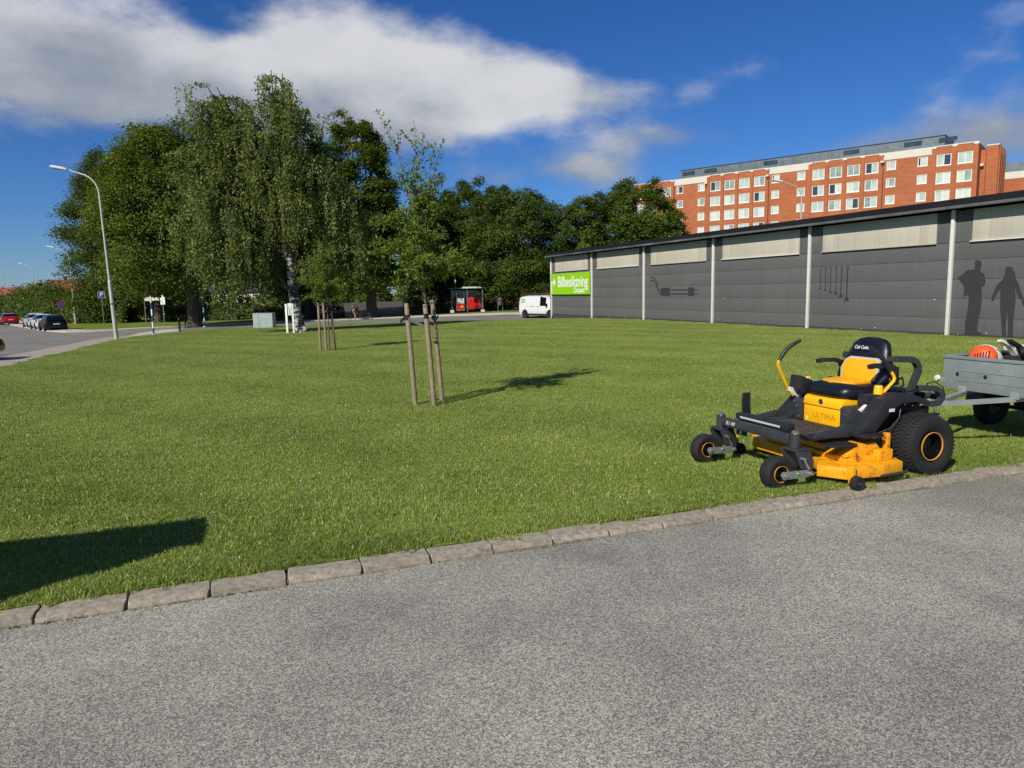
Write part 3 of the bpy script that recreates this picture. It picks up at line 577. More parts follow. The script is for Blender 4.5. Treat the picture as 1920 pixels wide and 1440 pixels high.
for s0, idx in ((-Ls, (1, 2, 3)), (0, (0, 1, 2, 3)), (Ls, (0, 1, 2, 3)), (2 * Ls, (0, 1))):
    for i in idx: cols.append((s0 + i * d_, 1))
for s0 in (-Ls, 0, Ls): cols.append((s0 + 3 * d_ + 2.918, 0))
for s0 in (0, Ls, 2 * Ls): cols.append((s0 - 3.046, 0))
EX0, EX1 = -Ls + d_ - 1.6, 2 * Ls + d_ + 1.75
# flat zones (small windows) lie back, bays with big windows stand forward between pilasters
zones = [(EX0, -Ls + 3 * d_ + 1.4, 1), (-Ls + 3 * d_ + 1.4, -1.4, 0), (-1.4, 3 * d_ + 1.4, 1), (3 * d_ + 1.4, Ls - 1.4, 0), (Ls - 1.4, Ls + 3 * d_ + 1.4, 1), (Ls + 3 * d_ + 1.4, 2 * Ls - 1.4, 0), (2 * Ls - 1.4, EX1, 1)]
def holes_wall(name, x0, x1, z0, z1, y, th, holes, m_, par):
    """wall slab with real window openings: strips between the openings"""
    hs_ = sorted(set([h[0] for h in holes] + [h[1] for h in holes] + [x0, x1])); mb = MB()
    for a, b_ in zip(hs_, hs_[1:]):
        cuts = sorted([(h[2], h[3]) for h in holes if h[0] <= a + 1e-6 and h[1] >= b_ - 1e-6]); z = z0
        for c0, c1 in cuts:
            if c0 > z: mb.box(a, b_, y, y + th, z, c0)
            z = max(z, c1)
        if z < z1: mb.box(a, b_, y, y + th, z, z1)
    return mb.build(name, m_, par)
NR = 6
def zc(big, r): return Z0 - ST * r + (0 if big else .14)
frames = {}
for big in (0, 1):
    W_, H_ = (2.04, 1.78) if big else (1.42, 1.46)
    mb = MB(); fr = .115
    for a in ((-W_ / 2, W_ / 2, -H_ / 2, -H_ / 2 + fr), (-W_ / 2, W_ / 2, H_ / 2 - fr, H_ / 2), (-W_ / 2, -W_ / 2 + fr, -H_ / 2 + fr, H_ / 2 - fr), (W_ / 2 - fr, W_ / 2, -H_ / 2 + fr, H_ / 2 - fr)): mb.box(a[0], a[1], -.02, .10, a[2], a[3])
    cxm = 0 if big else -.28
    mb.box(cxm - .05, cxm + .05, -.01, .10, -H_ / 2 + fr, H_ / 2 - fr); mb.box(-W_ / 2 - .05, W_ / 2 + .05, -.09, -.02, -H_ / 2 - .06, -H_ / 2 + .03)
    frames[big] = mb.mesh('window'); frames[big].materials.append(M_WFRAME)
    for q, (a, b_) in enumerate(((-W_ / 2 + fr, cxm - .05), (cxm + .05, W_ / 2 - fr))):
        for c_, mm_ in ((0, M_CURT), (1, M_DARKG), (2, M_CURT2), (3, M_CURT3)):
            me = MB().box(a, b_, .05, .07, -H_ / 2 + fr, H_ / 2 - fr).mesh('pane'); me.materials.append(mm_); frames[(big, q, c_)] = me
rw = random.Random(21); wn_ = 0
for a, b_, fwd_ in zones:
    y = -.22 if fwd_ else 0; hl = []
    for s0, big in cols:
        if a < s0 < b_:
            W_, H_ = (2.04, 1.78) if big else (1.42, 1.46)
            for r in range(NR):
                z = zc(big, r); hl.append((s0 - W_ / 2, s0 + W_ / 2, z - H_ / 2, z + H_ / 2))
                o = link('window', frames[big], None, bk, (s0, y + .06, z))
                for q in (0, 1):
                    dk = rw.random(); link('pane', frames[(big, q, 1 if dk < .09 else (2 if dk < .30 else (3 if dk < .5 else 0)))], None, o)
    holes_wall('brick_wall', a, b_, 4.0, (TOP if fwd_ else TOP - 1.05), y, .32, hl, M_BRICK, bk)
    if fwd_:
        MB().box(a - .02, b_ + .02, y - .06, y + .5, TOP + .003, TOP + .16).build('parapet_cap', M_BAND, bk)
    else:
        MB().box(a + .003, b_ - .003, -.05, .40, TOP - 1.047, TOP + .163).build('white_fascia', M_BAND, bk)
for s0 in [i * d_ + o_ - d_ / 2 for o_ in (0, Ls) for i in range(5)] + [-Ls + d_ * 1.5, -Ls + d_ * 2.5, -Ls + d_ * 3.5, 2 * Ls - d_ / 2, 2 * Ls + d_ / 2, 2 * Ls + 1.5 * d_]:
    MB().box(s0 - .27, s0 + .27, -.36, -.225, 4, TOP - .25).build('pilaster', M_BRICK, bk)
    MB().box(s0 - .34, s0 + .34, -.40, -.18, TOP - .245, TOP + .0).build('pilaster_cap', M_BAND, bk)
for s0 in (-1.75, 3 * d_ + 1.62, Ls + 3 * d_ + 1.68):
    mb = MB().tube([(s0, -.12, 4), (s0, -.12, 20.9), (s0 - .1, -.45, 21.6), (s0 - .1, -.45, 21.9)], .09, 8); mb.build('downpipe', M_DPIPE, bk); MB().box(s0 - .35, s0 + .2, -.62, -.3, 21.9, 22.2).build('rain_hopper', M_BAND, bk)
MB().box(EX0, EX1 - .02, .34, 13, 3, TOP - .03).build('core', M_BRICK, bk)
# stepped right end
MB().box(EX1 + .02, EX1 + .7, 2.2, 13, 3, TOP - .9).build('end_recess', M_BRICK, bk)
MB().box(EX1 + .72, EX1 + 2.3, 2.6, 11, 3, TOP - .35).build('end_wing', M_BRICK, bk); MB().box(EX1 + .70, EX1 + 2.35, 2.55, 11, TOP - .345, TOP - .15).build('end_cap', M_BAND, bk)
for k in range(4): MB().box(EX1 + 2.31, EX1 + 2.5, 3.2 + k * 2, 4.2 + k * 2, 3, TOP - .5).build('end_pilaster', M_BRICK, bk)
MB().box(EX1 + .05, EX1 + .5, 1.6, 2.1, 19.9, 20.3).build('end_lamp', M_BAND, bk)
# rooftop storey with seamed zinc and louvres
pz = MB().box(EX0 + 9, EX1 - 5.2, 3.0, 11, TOP - .02, TOP + 2.25).build('rooftop_storey', M_ZINC, bk)
x = EX0 + 9.3
while x < EX1 - 5.3: MB().box(x, x + .06, 2.94, 2.997, TOP + .1, TOP + 2.23).build('seam', M_ZINC, pz); x += .62
for s0 in (EX0 + 9.5, EX0 + 14.2, 3 * d_ - 3.5 + 3, Ls + 3.2, Ls + 12.8, 2 * Ls - 1.4):
    lv = MB().box(s0, s0 + 2.6, 2.90, 2.938, TOP + 1.2, TOP + 1.9).build('louvre', M_DARKG, pz)
MB().box(EX0 + 8.9, EX1 - 5.1, 2.88, 11.1, TOP + 2.253, TOP + 2.32).build('rooftop_edge', M_DPIPE, bk)
# second block further off
b2 = empty('brick_apartment_block', (0, 0, 0), 0, 'small visible corner of a second brick block behind the first', 'building'); b2.matrix_world = frame(Vector((40.54, 142.18, 0)) + BD * 54 + (-BN) * 22, BD, -BN, (0, 0, 1))
T2 = 21.0
hl = [(-1.0 + 3.0 * 0, .42, 18.2, 19.7)]
W_, H_ = 1.42, 1.46
hl = [(1.3 - W_ / 2, 1.3 + W_ / 2, 18.6 - ST * r - H_ / 2, 18.6 - ST * r + H_ / 2) for r in range(2)]
holes_wall('brick_wall', -12, 14, 6, T2 - 1.2, 0, .3, hl, M_BRICK, b2); MB().box(-12, 14, .32, 10, 5, T2 - 1.25).build('core', M_BRICK, b2)
for r in range(2):
    o = link('window', frames[0], None, b2, (1.3, .06, 18.6 - ST * r))
    for q in (0, 1): link('pane', frames[(0, q, 0)], None, o)
MB().box(-12, 3.6, -.06, .4, T2 - 1.197, T2).build('white_fascia', M_BAND, b2); MB().box(3.62, 14, -.3, .4, T2 - 1.2, T2 + .1).build('brick_bay', M_BRICK, b2)
MB().box(-11, 13, 2, 9, T2 - 1.3, T2 + 1.9).build('rooftop_storey', M_ZINC, b2)

# ------------------------------------------------------------------ trees
M_BARK = mat('maple_bark', '#4d443a', .95, var=.3, vscale=6, bump=.7, bscale=18)
M_BARK2 = mat('sapling_bark', '#6b5a48', .9, var=.2, vscale=20, bump=.3, bscale=60)
M_MAPLE = leafmat('maple_leaves', (.060, .098, .013), (.135, .185, .024), .36, .55, .45)
M_MAPLE2 = leafmat('linden_leaves', (.048, .083, .013), (.106, .152, .022), .34, .6, .45)
M_BIRCHL = leafmat('birch_leaves', (.098, .130, .036), (.20, .245, .064), .32, .7, .4)
M_SAPL = leafmat('sapling_leaves', (.095, .165, .02), (.19, .265, .036), .42, 2.5, .3)
M_SHRUB = leafmat('shrub_leaves', (.05, .08, .016), (.105, .14, .03), .28, 1.2, .4)
def leaf_mesh(name, P, Nn, size, m_, asp=.62, seed=0, down=None):
    """one small folded face per leaf: P points, Nn facing directions, size lengths"""
    r = np.random.RandomState(seed); n = len(P)
    Nn = Nn / np.linalg.norm(Nn, axis=1, keepdims=True); t = r.normal(size=(n, 3))
    if down is not None: t = t * .35 + np.array(down)
    t -= Nn * (t * Nn).sum(1, keepdims=True); t /= np.linalg.norm(t, axis=1, keepdims=True); b = np.cross(Nn, t)
    L = size[:, None]; V = np.zeros((n, 4, 3))
    V[:, 0] = P - t * L * .5; V[:, 1] = P + b * L * asp * .5 - Nn * L * .12 - t * L * .08; V[:, 2] = P + t * L * .5; V[:, 3] = P - b * L * asp * .5 - Nn * L * .12 - t * L * .08
    me = bpy.data.meshes.new(name); me.vertices.add(n * 4); me.vertices.foreach_set('co', V.reshape(-1))
    me.loops.add(n * 4); me.loops.foreach_set('vertex_index', np.arange(n * 4)); me.polygons.add(n)
    me.polygons.foreach_set('loop_start', np.arange(n) * 4); me.update(calc_edges=True); me.validate(); me.materials.append(m_)
    return me
def curve_pts(a, b, bend, n=6):
    a, b = Vector(a), Vector(b); out_ = []
    for i in range(n + 1):
        u = i / n; p = a.lerp(b, u) + Vector(bend) * (4 * u * (1 - u)); out_.append(p)
    return out_
def clump_tree(name, label, base, H, Rr, z_low, tr_r, seed, nclump, per, lsize, m_, bark=M_BARK, lean=(0, 0), cat='tree', group=None, flat=.7, csize=.215, limbs=30, zpeak=.4, lowr=.68):
    r = np.random.RandomState(seed); bx, by = base; bz = tzf(bx, by); root = empty(name, (bx, by, bz - .05), 0, label, cat, group)
    ph = r.uniform(0, 6.28, 6); C_ = []; 
    while len(C_) < nclump:
        t = r.beta(1.2, 1.05) * .97; a = r.uniform(0, 6.28)
        prof = (lowr + (1 - lowr) * math.sin(math.pi / 2 * t / zpeak)) if t < zpeak else math.sqrt(max(0, 1 - ((t - zpeak) / (1.04 - zpeak)) ** 2))
        lob = 1 + .16 * math.sin(2 * a + ph[0]) + .12 * math.sin(3 * a + ph[1] + 3 * t) + .10 * math.sin(7 * t + ph[2] + a)
        rad = Rr * prof * lob * (1 - (1 - r.uniform(.25, 1) ** .6))
        c = np.array([lean[0] * t + rad * math.cos(a), lean[1] * t + rad * math.sin(a), z_low + (H - z_low) * t * (1 + .05 * math.sin(3 * a + ph[3]))])
        C_.append(c)
    C_ = np.array(C_); cr = Rr * csize * r.uniform(.6, 1.25, nclump) * (1.1 - .4 * (C_[:, 2] - z_low) / (H - z_low)); cnt = np.maximum(20, (per * (cr / (Rr * csize)) ** 2)).astype(int)
    idx = np.repeat(np.arange(nclump), cnt); n = len(idx)
    u = r.normal(size=(n, 3)); u /= np.linalg.norm(u, axis=1, keepdims=True); rr = r.uniform(.15, 1, n) ** .45
    off = r.normal(size=(n, 3)) * .56 * cr[idx][:, None]; hr = np.hypot(off[:, 0], off[:, 1]); off[:, 2] = off[:, 2] * flat * .8 - .28 * hr * hr / (cr[idx] + .01); P = C_[idx] + off
    cen = np.array([0, 0, z_low + (H - z_low) * .4]); outw = P - cen; outw /= np.linalg.norm(outw, axis=1, keepdims=True) + 1e-6
    Nn = outw * .5 + np.array([0, 0, .7]) + r.normal(size=(n, 3)) * .5
    size = lsize * r.uniform(.55, 1.25, n)
    link('crown', leaf_mesh('crown', P, Nn, size, m_, .72, seed), None, root)
    tb = MB(); th_ = z_low + (H - z_low) * .45
    pts = [Vector((lean[0] * .5 * (k / 6) ** 2 + r.normal(0, .05), lean[1] * .5 * (k / 6) ** 2 + r.normal(0, .05), th_ * k / 6)) for k in range(7)]
    rad = [tr_r * (1.45 if k == 0 else 1.0 - .62 * k / 6) for k in range(7)]
    pts.insert(1, Vector((0, 0, .35))); rad.insert(1, tr_r * 1.05)
    tb.tube(pts, rad, 12)
    order = r.permutation(nclump)[:limbs]
    for j in order:
        c = C_[j]; k = r.uniform(.3, .95); st = pts[1].lerp(pts[-1], k); q = curve_pts(st, c, (0, 0, -.06 * np.linalg.norm(c - np.array(st)) + r.uniform(-.2, .5)), 5); r0 = tr_r * (.36 - .2 * k)
        tb.tube(q, [r0 * (1 - .82 * i / 5) + .012 for i in range(6)], 6)
    tb.build('trunk', bark, root, ang=60)
    return root
clump_tree('maple_tree', 'tall maple with a forked leaning trunk left of the birch', (-28.4, 64.1), 17.6, 6.6, 4.4, .58, 11, 392, 592, 0.216, M_MAPLE, limbs=44, lean=(.6, 0))
clump_tree('linden_tree', 'broad dark linden at the left end of the trees, leafy almost to the ground', (-45.8, 86.5), 20.4, 6.0, 1.2, .5, 12, 420, 546, 0.216, M_MAPLE2, zpeak=.45, lowr=.9)
clump_tree('linden_tree', 'linden with a pale trunk foot between the leftmost linden and the maple', (-39.5, 80.2), 19.0, 5.2, 3.0, .5, 13, 287, 478, 0.232, M_MAPLE2)
clump_tree('maple_tree', 'maple behind the birch with a pale lower trunk', (-21.6, 76.6), 17.0, 5.2, 2.8, .5, 14, 261, 478, 0.232, M_MAPLE2)
clump_tree('maple_tree', 'tall maple right of the birch, its trunk beside the cyclist', (-13.6, 70.2), 19.2, 4.0, 2.6, .55, 15, 315, 592, 0.216, M_MAPLE, zpeak=.45, lean=(-1.0, 0))
clump_tree('maple_tree', 'round dark maple behind the bus shelter and litter bin', (.7, 77.5), 12.6, 5.2, 2.4, .4, 16, 287, 535, 0.208, M_MAPLE2, zpeak=.45)
clump_tree('maple_tree', 'dark pointed maple directly behind the bus shelter', (-3.4, 82.0), 14.6, 4.6, 2.6, .4, 17, 247, 535, 0.216, M_MAPLE2, zpeak=.35)
clump_tree('maple_tree', 'dark maple behind the nearer young tree', (-8.2, 84.0), 13.6, 4.8, 2.4, .4, 18, 247, 512, 0.216, M_MAPLE2)
clump_tree('maple_tree', 'smaller airy maple rising over the left end of the workshop roof', (8.0, 76.0), 12.0, 3.1, 3.0, .3, 19, 156, 546, 0.200, M_MAPLE, zpeak=.5, csize=.27)
clump_tree('maple_tree', 'wider airy maple above the workshop roof in front of the brick block', (13.6, 74.0), 12.8, 4.3, 3.5, .35, 20, 210, 569, 0.208, M_MAPLE, zpeak=.45)

# weeping birch
def birch():
    r = np.random.RandomState(5); bx, by = -11.95, 40.3; bz = tzf(bx, by)
    root = empty('weeping_birch', (bx, by, bz - .03), 0, 'weeping birch with drooping branches and a black and white trunk', 'tree')
    def L(px, z, dy): return np.array([px, dy, z])
    # limb ends (x, z) above the trunk foot, spread in depth
    tips = [(-3.9, 13.3), (-3.3, 13.1), (-4.5, 12.5), (-3.7, 12.3), (-.4, 13.9), (.5, 13.4), (1.2, 12.2), (-3.0, 12.9), (-5.9, 10.2), (-6.6, 9.0), (-5.0, 11.0), (2.0, 10.6), (2.9, 9.4), (3.4, 8.3), (3.5, 7.0), (-1.6, 12.2), (-2.4, 10.6), (-4.2, 9.0), (1.4, 9.2), (2.4, 8.0), (-.6, 10.6), (-5.6, 7.4), (-3.4, 7.6), (.4, 7.8), (3.2, 6.2), (-1.5, 8.6), (-2.6, 5.6), (-4.4, 6.0), (1.6, 6.2), (-.8, 6.4), (-6.2, 6.6), (-5.2, 5.0), (-3.4, 5.0), (3.1, 5.6), (2.4, 5.2), (.9, 11.4), (-2.2, 12.6), (-.9, 13.2)]
    tb = MB(); tw = MB(); pts = [Vector((0, 0, 0)), Vector((-.05, 0, .5)), Vector((-.25, 0, 2.2)), Vector((-.35, .05, 4.2)), Vector((-.3, .1, 6.5)), Vector((-.6, 0, 9)), Vector((-.7, 0, 11.5)), Vector((-.5, 0, 13.8))]
    tb.tube(pts, [.42, .31, .26, .22, .18, .13, .08, .03], 12); tb.tube([(.1, -.1, .35), (.35, -.2, .15), (.75, -.3, .02)], [.22, .16, .06], 8)
    S0 = []
    for (x, z) in tips:
        dy = r.uniform(-2.6, 2.6) * (1 - abs(x) / 11); tip = Vector((x, dy, z)); zs = max(2.6, z * r.uniform(.42, .66)); k = min(6, max(1, int(np.searchsorted([0, .5, 2.2, 4.2, 6.5, 9, 11.5, 13.8], zs)) - 1)); st = pts[k]
        q = curve_pts(st, tip, (x * .10, dy * .1, .5), 6); tw.tube(q, [.085 * (1 - .85 * i / 6) + .012 for i in range(7)], 6); S0.append(q)
    P = []; 
    for q in S0:
        for tas in range(17):              # hanging tassels of several strands
          u = r.uniform(.25, 1.0) ** .75; i = min(5, int(u * 6)); p = np.array(q[i].lerp(q[i + 1], u * 6 - i))
          a = r.uniform(0, 6.28); reach = r.uniform(.1, 1.5); hx0, hy0 = math.cos(a) * reach, math.sin(a) * reach * .9; l0 = r.uniform(1.1, 3.9) * (1.3 if p[2] < 8.5 else .8); zm0 = 1.9 + 1.7 * r.uniform() + (1.6 if abs(p[0] + .2) < 1.3 else 0) + max(0, p[0] - 1) * .5
          for _ in range(9):
            hx, hy = hx0 + r.normal(0, .2), hy0 + r.normal(0, .2); top = p + np.array([hx, hy, r.uniform(-.1, .35)]); ln = l0 * r.uniform(.5, 1.05); zmin = zm0
            ln = min(ln, max(.4, top[2] - zmin)); n = int(ln / .062); v = np.linspace(0, 1, n)
            sway = np.array([r.normal(0, .10), r.normal(0, .10), 0]) * ln
            st = p + (top - p) * np.minimum(1, v * 4)[:, None] + sway * (v ** 2)[:, None]; st[:, 2] -= ln * np.maximum(0, v - .12)
            P.append(st + r.normal(0, .055, (n, 3)))
            if r.uniform() < .12: tw.tube([st[0], st[n // 3], st[2 * n // 3], st[-1]], [.008, .006, .005, .004], 3)
    P = np.concatenate(P); Nn = r.normal(size=P.shape) + np.array([-.25, -.45, .25]); sz = r.uniform(.09, .17, len(P))
    link('crown', leaf_mesh('crown', P, Nn, sz, M_BIRCHL, .68, 6, (0, 0, -1)), None, root)
    print('birch leaves', len(P))
    Mb = bpy.data.materials.new('birch_bark'); Mb.use_nodes = True; t = Mb.node_tree; b = t.nodes['Principled BSDF']; g = t.nodes.new('ShaderNodeNewGeometry')
    mp_ = t.nodes.new('ShaderNodeMapping'); mp_.inputs['Scale'].default_value = (2.6, 2.6, 5.5); t.links.new(g.outputs['Position'], mp_.inputs[0]); n_ = t.nodes.new('ShaderNodeTexNoise'); n_.inputs['Scale'].default_value = 1.3; n_.inputs['Detail'].default_value = 4; t.links.new(mp_.outputs[0], n_.inputs['Vector'])
    cr = t.nodes.new('ShaderNodeValToRGB'); cr.color_ramp.elements[0].position = .46; cr.color_ramp.elements[0].color = (.025, .022, .02, 1); cr.color_ramp.elements[1].position = .56; cr.color_ramp.elements[1].color = (.42, .40, .36, 1); t.links.new(n_.outputs['Fac'], cr.inputs[0]); t.links.new(cr.outputs[0], b.inputs['Base Color']); b.inputs['Roughness'].default_value = .85
    tb.build('trunk', Mb, root, ang=60); tw.build('branches', M_BARK, root, ang=60); return root
birch()

# young trees held by stakes
def sapling(label, loc, scale, seed, shoots, lean):
    r = np.random.RandomState(seed); root = empty('young_tree', (*loc, tzf(*loc)), 0, label, 'tree', 'young staked trees'); tb = MB(); P = []; D = []
    tp = [Vector((0, 0, 0)), Vector((.01, 0, 1.0)), Vector((-.03 + lean * .3, .02, 2.0)), Vector((-.02 + lean * .6, 0, 2.8)), Vector((lean, 0, 3.4))]
    tb.tube([p * scale for p in tp], [.036 * scale, .028 * scale, .024 * scale, .017 * scale, .008 * scale], 8)
    def br(a, b, bend, r0, dens, spread, jit):
        q = curve_pts(a, b, bend, 7); tb.tube([p * scale for p in q], [(r0 * (1 - .85 * i / 7) + .0015) * scale for i in range(8)], 4)
        n = int((Vector(b) - Vector(a)).length * dens)
        for _ in range(n):
            u = r.uniform(.12, 1); i = min(6, int(u * 7)); p = np.array(q[i].lerp(q[i + 1], u * 7 - i)); P.append((p + r.normal(0, spread, 3)) * scale)
        return q
    for k in range(64):                       # leafy lower crown
        z = r.uniform(1.85, 3.25) if k % 3 else r.uniform(1.85, 2.5); i = 1 if z < 2 else (2 if z < 2.8 else 3); st = tp[i].lerp(tp[i + 1], (z - tp[i].z) / (tp[i + 1].z - tp[i].z)); a = r.uniform(0, 6.28); ln = r.uniform(.35, .92) * (1.0 if z < 2.4 else (.8 if z < 2.8 else .55))
        q = br(st, st + Vector((math.cos(a) * ln - .22 * ln, math.sin(a) * ln, ln * r.uniform(-.12, .45))), (0, 0, .06), .009, 60, .05, 0)
        for _ in range(3):
            st2 = q[r.randint(2, 6)]; a2 = a + r.uniform(-1, 1); l2 = ln * r.uniform(.25, .5); br(st2, st2 + Vector((math.cos(a2) * l2, math.sin(a2) * l2, l2 * r.uniform(-.5, .5))), (0, 0, .03), .004, 52, .04, 0)
    for (x, y, z, x0, z0, dn) in shoots:       # long sparse shoots above
        q = br((x0, 0, z0), (x, y, z), ((x - x0) * -.12, 0, .08), .010, dn * 1.5, .035, 0)
        for _ in range(5):
            st2 = q[r.randint(1, 6)]; a2 = r.uniform(0, 6.28); l2 = r.uniform(.15, .35); br(st2, st2 + Vector((math.cos(a2) * l2, math.sin(a2) * l2, l2 * .8)), (0, 0, 0), .003, dn * .9, .03, 0)
    P = np.array(P); Nn = r.normal(size=P.shape) * .8 + np.array([-.2, -.3, .7])
    link('crown', leaf_mesh('crown', P, Nn, r.uniform(.055, .095, len(P)) * scale ** .5, M_SAPL, .42, seed, (0, 0, -.5)), None, root)
    tb.build('trunk', M_BARK2, root, ang=60); return root
sapling('nearer young tree with long bare shoots, tied to three stakes', (-1.34, 11.62), 1.0, 31, [(-.70, .1, 4.72, -.15, 3.0, 36), (-.14, .2, 4.55, -.1, 3.0, 26), (.04, -.1, 4.30, -.06, 3.0, 28), (.22, 0, 4.15, 0, 2.9, 26), (.30, .1, 3.75, .03, 2.8, 40), (.33, .1, 4.25, .05, 2.9, 30), (-.5, .1, 3.9, -.1, 2.7, 40), (-.3, -.2, 3.8, -.08, 2.8, 46), (.12, .2, 3.7, 0, 2.8, 46), (-.15, 0, 3.95, -.1, 2.9, 40)], -.12)
sapling('smaller young tree in front of the birch, tied to three stakes', (-6.22, 24.25), .95, 32, [(-.2, .1, 3.9, -.1, 2.8, 40), (.15, .1, 3.8, 0, 2.8, 40), (.3, 0, 3.6, 0, 2.7, 40), (-.4, 0, 3.6, -.1, 2.7, 40)], .05)
M_STAKE = mat('stake_wood', '#8d7d66', .9, var=.22, vscale=9, bump=.4, bscale=40); M_STRAP = mat('black_strap', '#17181a', .7); M_STRAPG = mat('grey_strap', '#6c6d6e', .8)
def stake(label, x, y, h, lx, ly, r0, group):
    z = tzf(x, y); o = empty('tree_stake', (x, y, z), 0, label, 'stake', group)
    MB().tube([(0, 0, -.1), (lx * .5, ly * .5, h * .5), (lx, ly, h - .01), (lx, ly, h)], [r0, r0 * .98, r0 * .95, r0 * .85], 12).build('post', M_STAKE, o)
    return o
def strap(o, a, b, w_, m_, bx_=None):
    a, b = Vector(a), Vector(b); d = (b - a).normalized(); sd = d.cross(Vector((0, 0, 1))).normalized() * .004; u = Vector((0, 0, w_ / 2))
    v = [a - sd - u, a + sd - u, a + sd + u, a - sd + u, b - sd - u, b + sd - u, b + sd + u, b - sd + u]
    MB().add(v, [(0, 1, 2, 3), (7, 6, 5, 4), (0, 4, 5, 1), (1, 5, 6, 2), (2, 6, 7, 3), (3, 7, 4, 0)]).build('strap', m_, o)
def wrap(o, c, r0, z, w_): MB().lathe([(r0, z - w_ / 2), (r0 + .006, z - w_ / 2), (r0 + .006, z + w_ / 2), (r0, z + w_ / 2)], 12, 'z', (c[0], c[1], 0), True).build('strap_wrap', M_STRAP, o)
s1 = stake('left stake beside the nearer young tree', -1.60, 11.62, 1.68, -.09, 0, .041, 'stakes of the nearer young tree')
s2 = stake('middle stake right in front of the nearer young tree trunk', -1.27, 11.46, 1.66, -.10, .02, .041, 'stakes of the nearer young tree')
s3 = stake('right stake with a hanging strap beside the nearer young tree', -1.19, 12.00, 1.72, -.12, 0, .040, 'stakes of the nearer young tree')
wrap(s1, (-.08, 0), .036, 1.45, .09); strap(s1, (-.06, -.045, 1.43), (.22, .02, 1.28), .05, M_STRAPG); strap(s1, (-.10, -.01, 1.47), (-.20, -.03, 1.38), .06, M_STRAP)
wrap(s2, (-.088, .018), .036, 1.47, .08); wrap(s3, (-.105, 0), .035, 1.44, .05); strap(s3, (-.14, -.04, 1.30), (-.02, -.03, 1.46), .05, M_STRAP); strap(s3, (-.12, -.042, 1.30), (-.065, -.042, 1.08), .04, M_STRAPG)
t1 = stake('left stake beside the farther young tree', -6.48, 24.1, 1.62, 0, 0, .04, 'stakes of the farther young tree')
t2 = stake('middle stake beside the farther young tree', -6.26, 24.02, 1.64, -.03, 0, .04, 'stakes of the farther young tree')
t3 = stake('right stake with a dark wrap beside the farther young tree', -6.05, 24.4, 1.66, -.10, 0, .04, 'stakes of the farther young tree')
wrap(t3, (-.085, 0), .036, 1.38, .2); strap(t1, (.03, -.04, 1.42), (.3, .1, 1.30), .05, M_STRAPG)

# hedges and shrubs
def hedge(name, label, pts, w_, h_, seed, dens, lsize, m_, cat='hedge', group=None, rough=.25):
    r = np.random.RandomState(seed); P = []; Nn = []
    for (x0, y0), (x1, y1) in zip(pts, pts[1:]):
        ln = math.hypot(x1 - x0, y1 - y0); n = int(ln * dens); u = r.uniform(0, 1, n); a = r.uniform(-.2, math.pi + .2, n); rr = r.uniform(.7, 1.05, n) + rough * (np.sin(u * ln * 1.9 + seed) * .5 + np.sin(u * ln * .83 + 2) * .5)
        x = x0 + (x1 - x0) * u; y = y0 + (y1 - y0) * u; nx, ny = -(y1 - y0) / ln, (x1 - x0) / ln
        P.append(np.c_[x + nx * np.cos(a) * rr * w_ / 2, y + ny * np.cos(a) * rr * w_ / 2, tz(x, y) + np.abs(np.sin(a)) ** .6 * h_ * rr * r.uniform(.25, 1, n) ** .35]); Nn.append(np.c_[nx * np.cos(a), ny * np.cos(a), np.sin(a) + .4] + r.normal(0, .5, (n, 3)))
    P = np.concatenate(P); Nn = np.concatenate(Nn); c = np.array([*pts[0], tzf(*pts[0])]); root = empty(name, tuple(c), 0, label, cat, group)
    link('foliage', leaf_mesh('foliage', P - c, Nn, lsize * r.uniform(.6, 1.3, len(P)), m_, .75, seed), None, root)
    tb = MB()
    for (x0, y0), (x1, y1) in zip(pts, pts[1:]):
        for k in range(max(2, int(math.hypot(x1 - x0, y1 - y0) / 1.2))):
            u = (k + .5) / max(2, int(math.hypot(x1 - x0, y1 - y0) / 1.2)); p = Vector((x0 + (x1 - x0) * u, y0 + (y1 - y0) * u, 0)); p.z = tzf(p.x, p.y); p -= Vector(c); tb.tube([p, p + Vector((.05, .03, h_ * .7))], [.04, .015], 5)
    tb.build('stems', M_BARK, root)
    return root
hedge('clipped_hedge', 'dark clipped hedge behind the big maple trunk', [(-41, 84), (-30, 80), (-22, 80.5)], 2.2, 1.7, 41, 420, .22, M_SHRUB)
hedge('clipped_hedge', 'dark hedge behind the cyclist and the metal cabinet', [(-27.5, 76.5), (-18.2, 78.0)], 1.8, 1.6, 42, 420, .2, M_SHRUB)
hedge('shrub_row', 'shrubs behind the bus shelter and the nearer young tree', [(-12.0, 80.0), (-5.0, 81.0), (3.5, 80.0)], 2.6, 2.0, 43, 420, .24, M_SHRUB, rough=.4)
hedge('tall_hedge', 'tall shrubs under the leftmost linden beside the no parking sign', [(-57.0, 90.0), (-50.0, 86.0), (-43.0, 82.5)], 3.2, 2.6, 44, 620, .26, M_SHRUB, rough=.35)
hedge('tall_hedge', 'tall bushy hedge along the street behind the parked black car', [(-72, 110), (-64, 100), (-57.5, 91)], 4.0, 4.0, 45, 560, .3, M_SHRUB, rough=.4)
hedge('tall_hedge', 'far bushes on the left below the red roofs', [(-132, 150), (-104, 150), (-80, 124), (-68, 105)], 6, 5.0, 46, 300, .5, M_SHRUB, rough=.4)
hedge('tall_hedge', 'dense bushes closing the gap far behind the trees', [(-60, 118), (-30, 118), (-5, 117), (30, 108)], 6, 4.4, 47, 260, .5, M_MAPLE2, rough=.45)
hedge('red_shrub', 'small reddish shrub behind the nearer young tree', [(-12.4, 92), (-10.6, 92)], 1.6, 1.9, 48, 300, .2, mat('red_leaves', '#6a2a20', .8), cat='shrub')

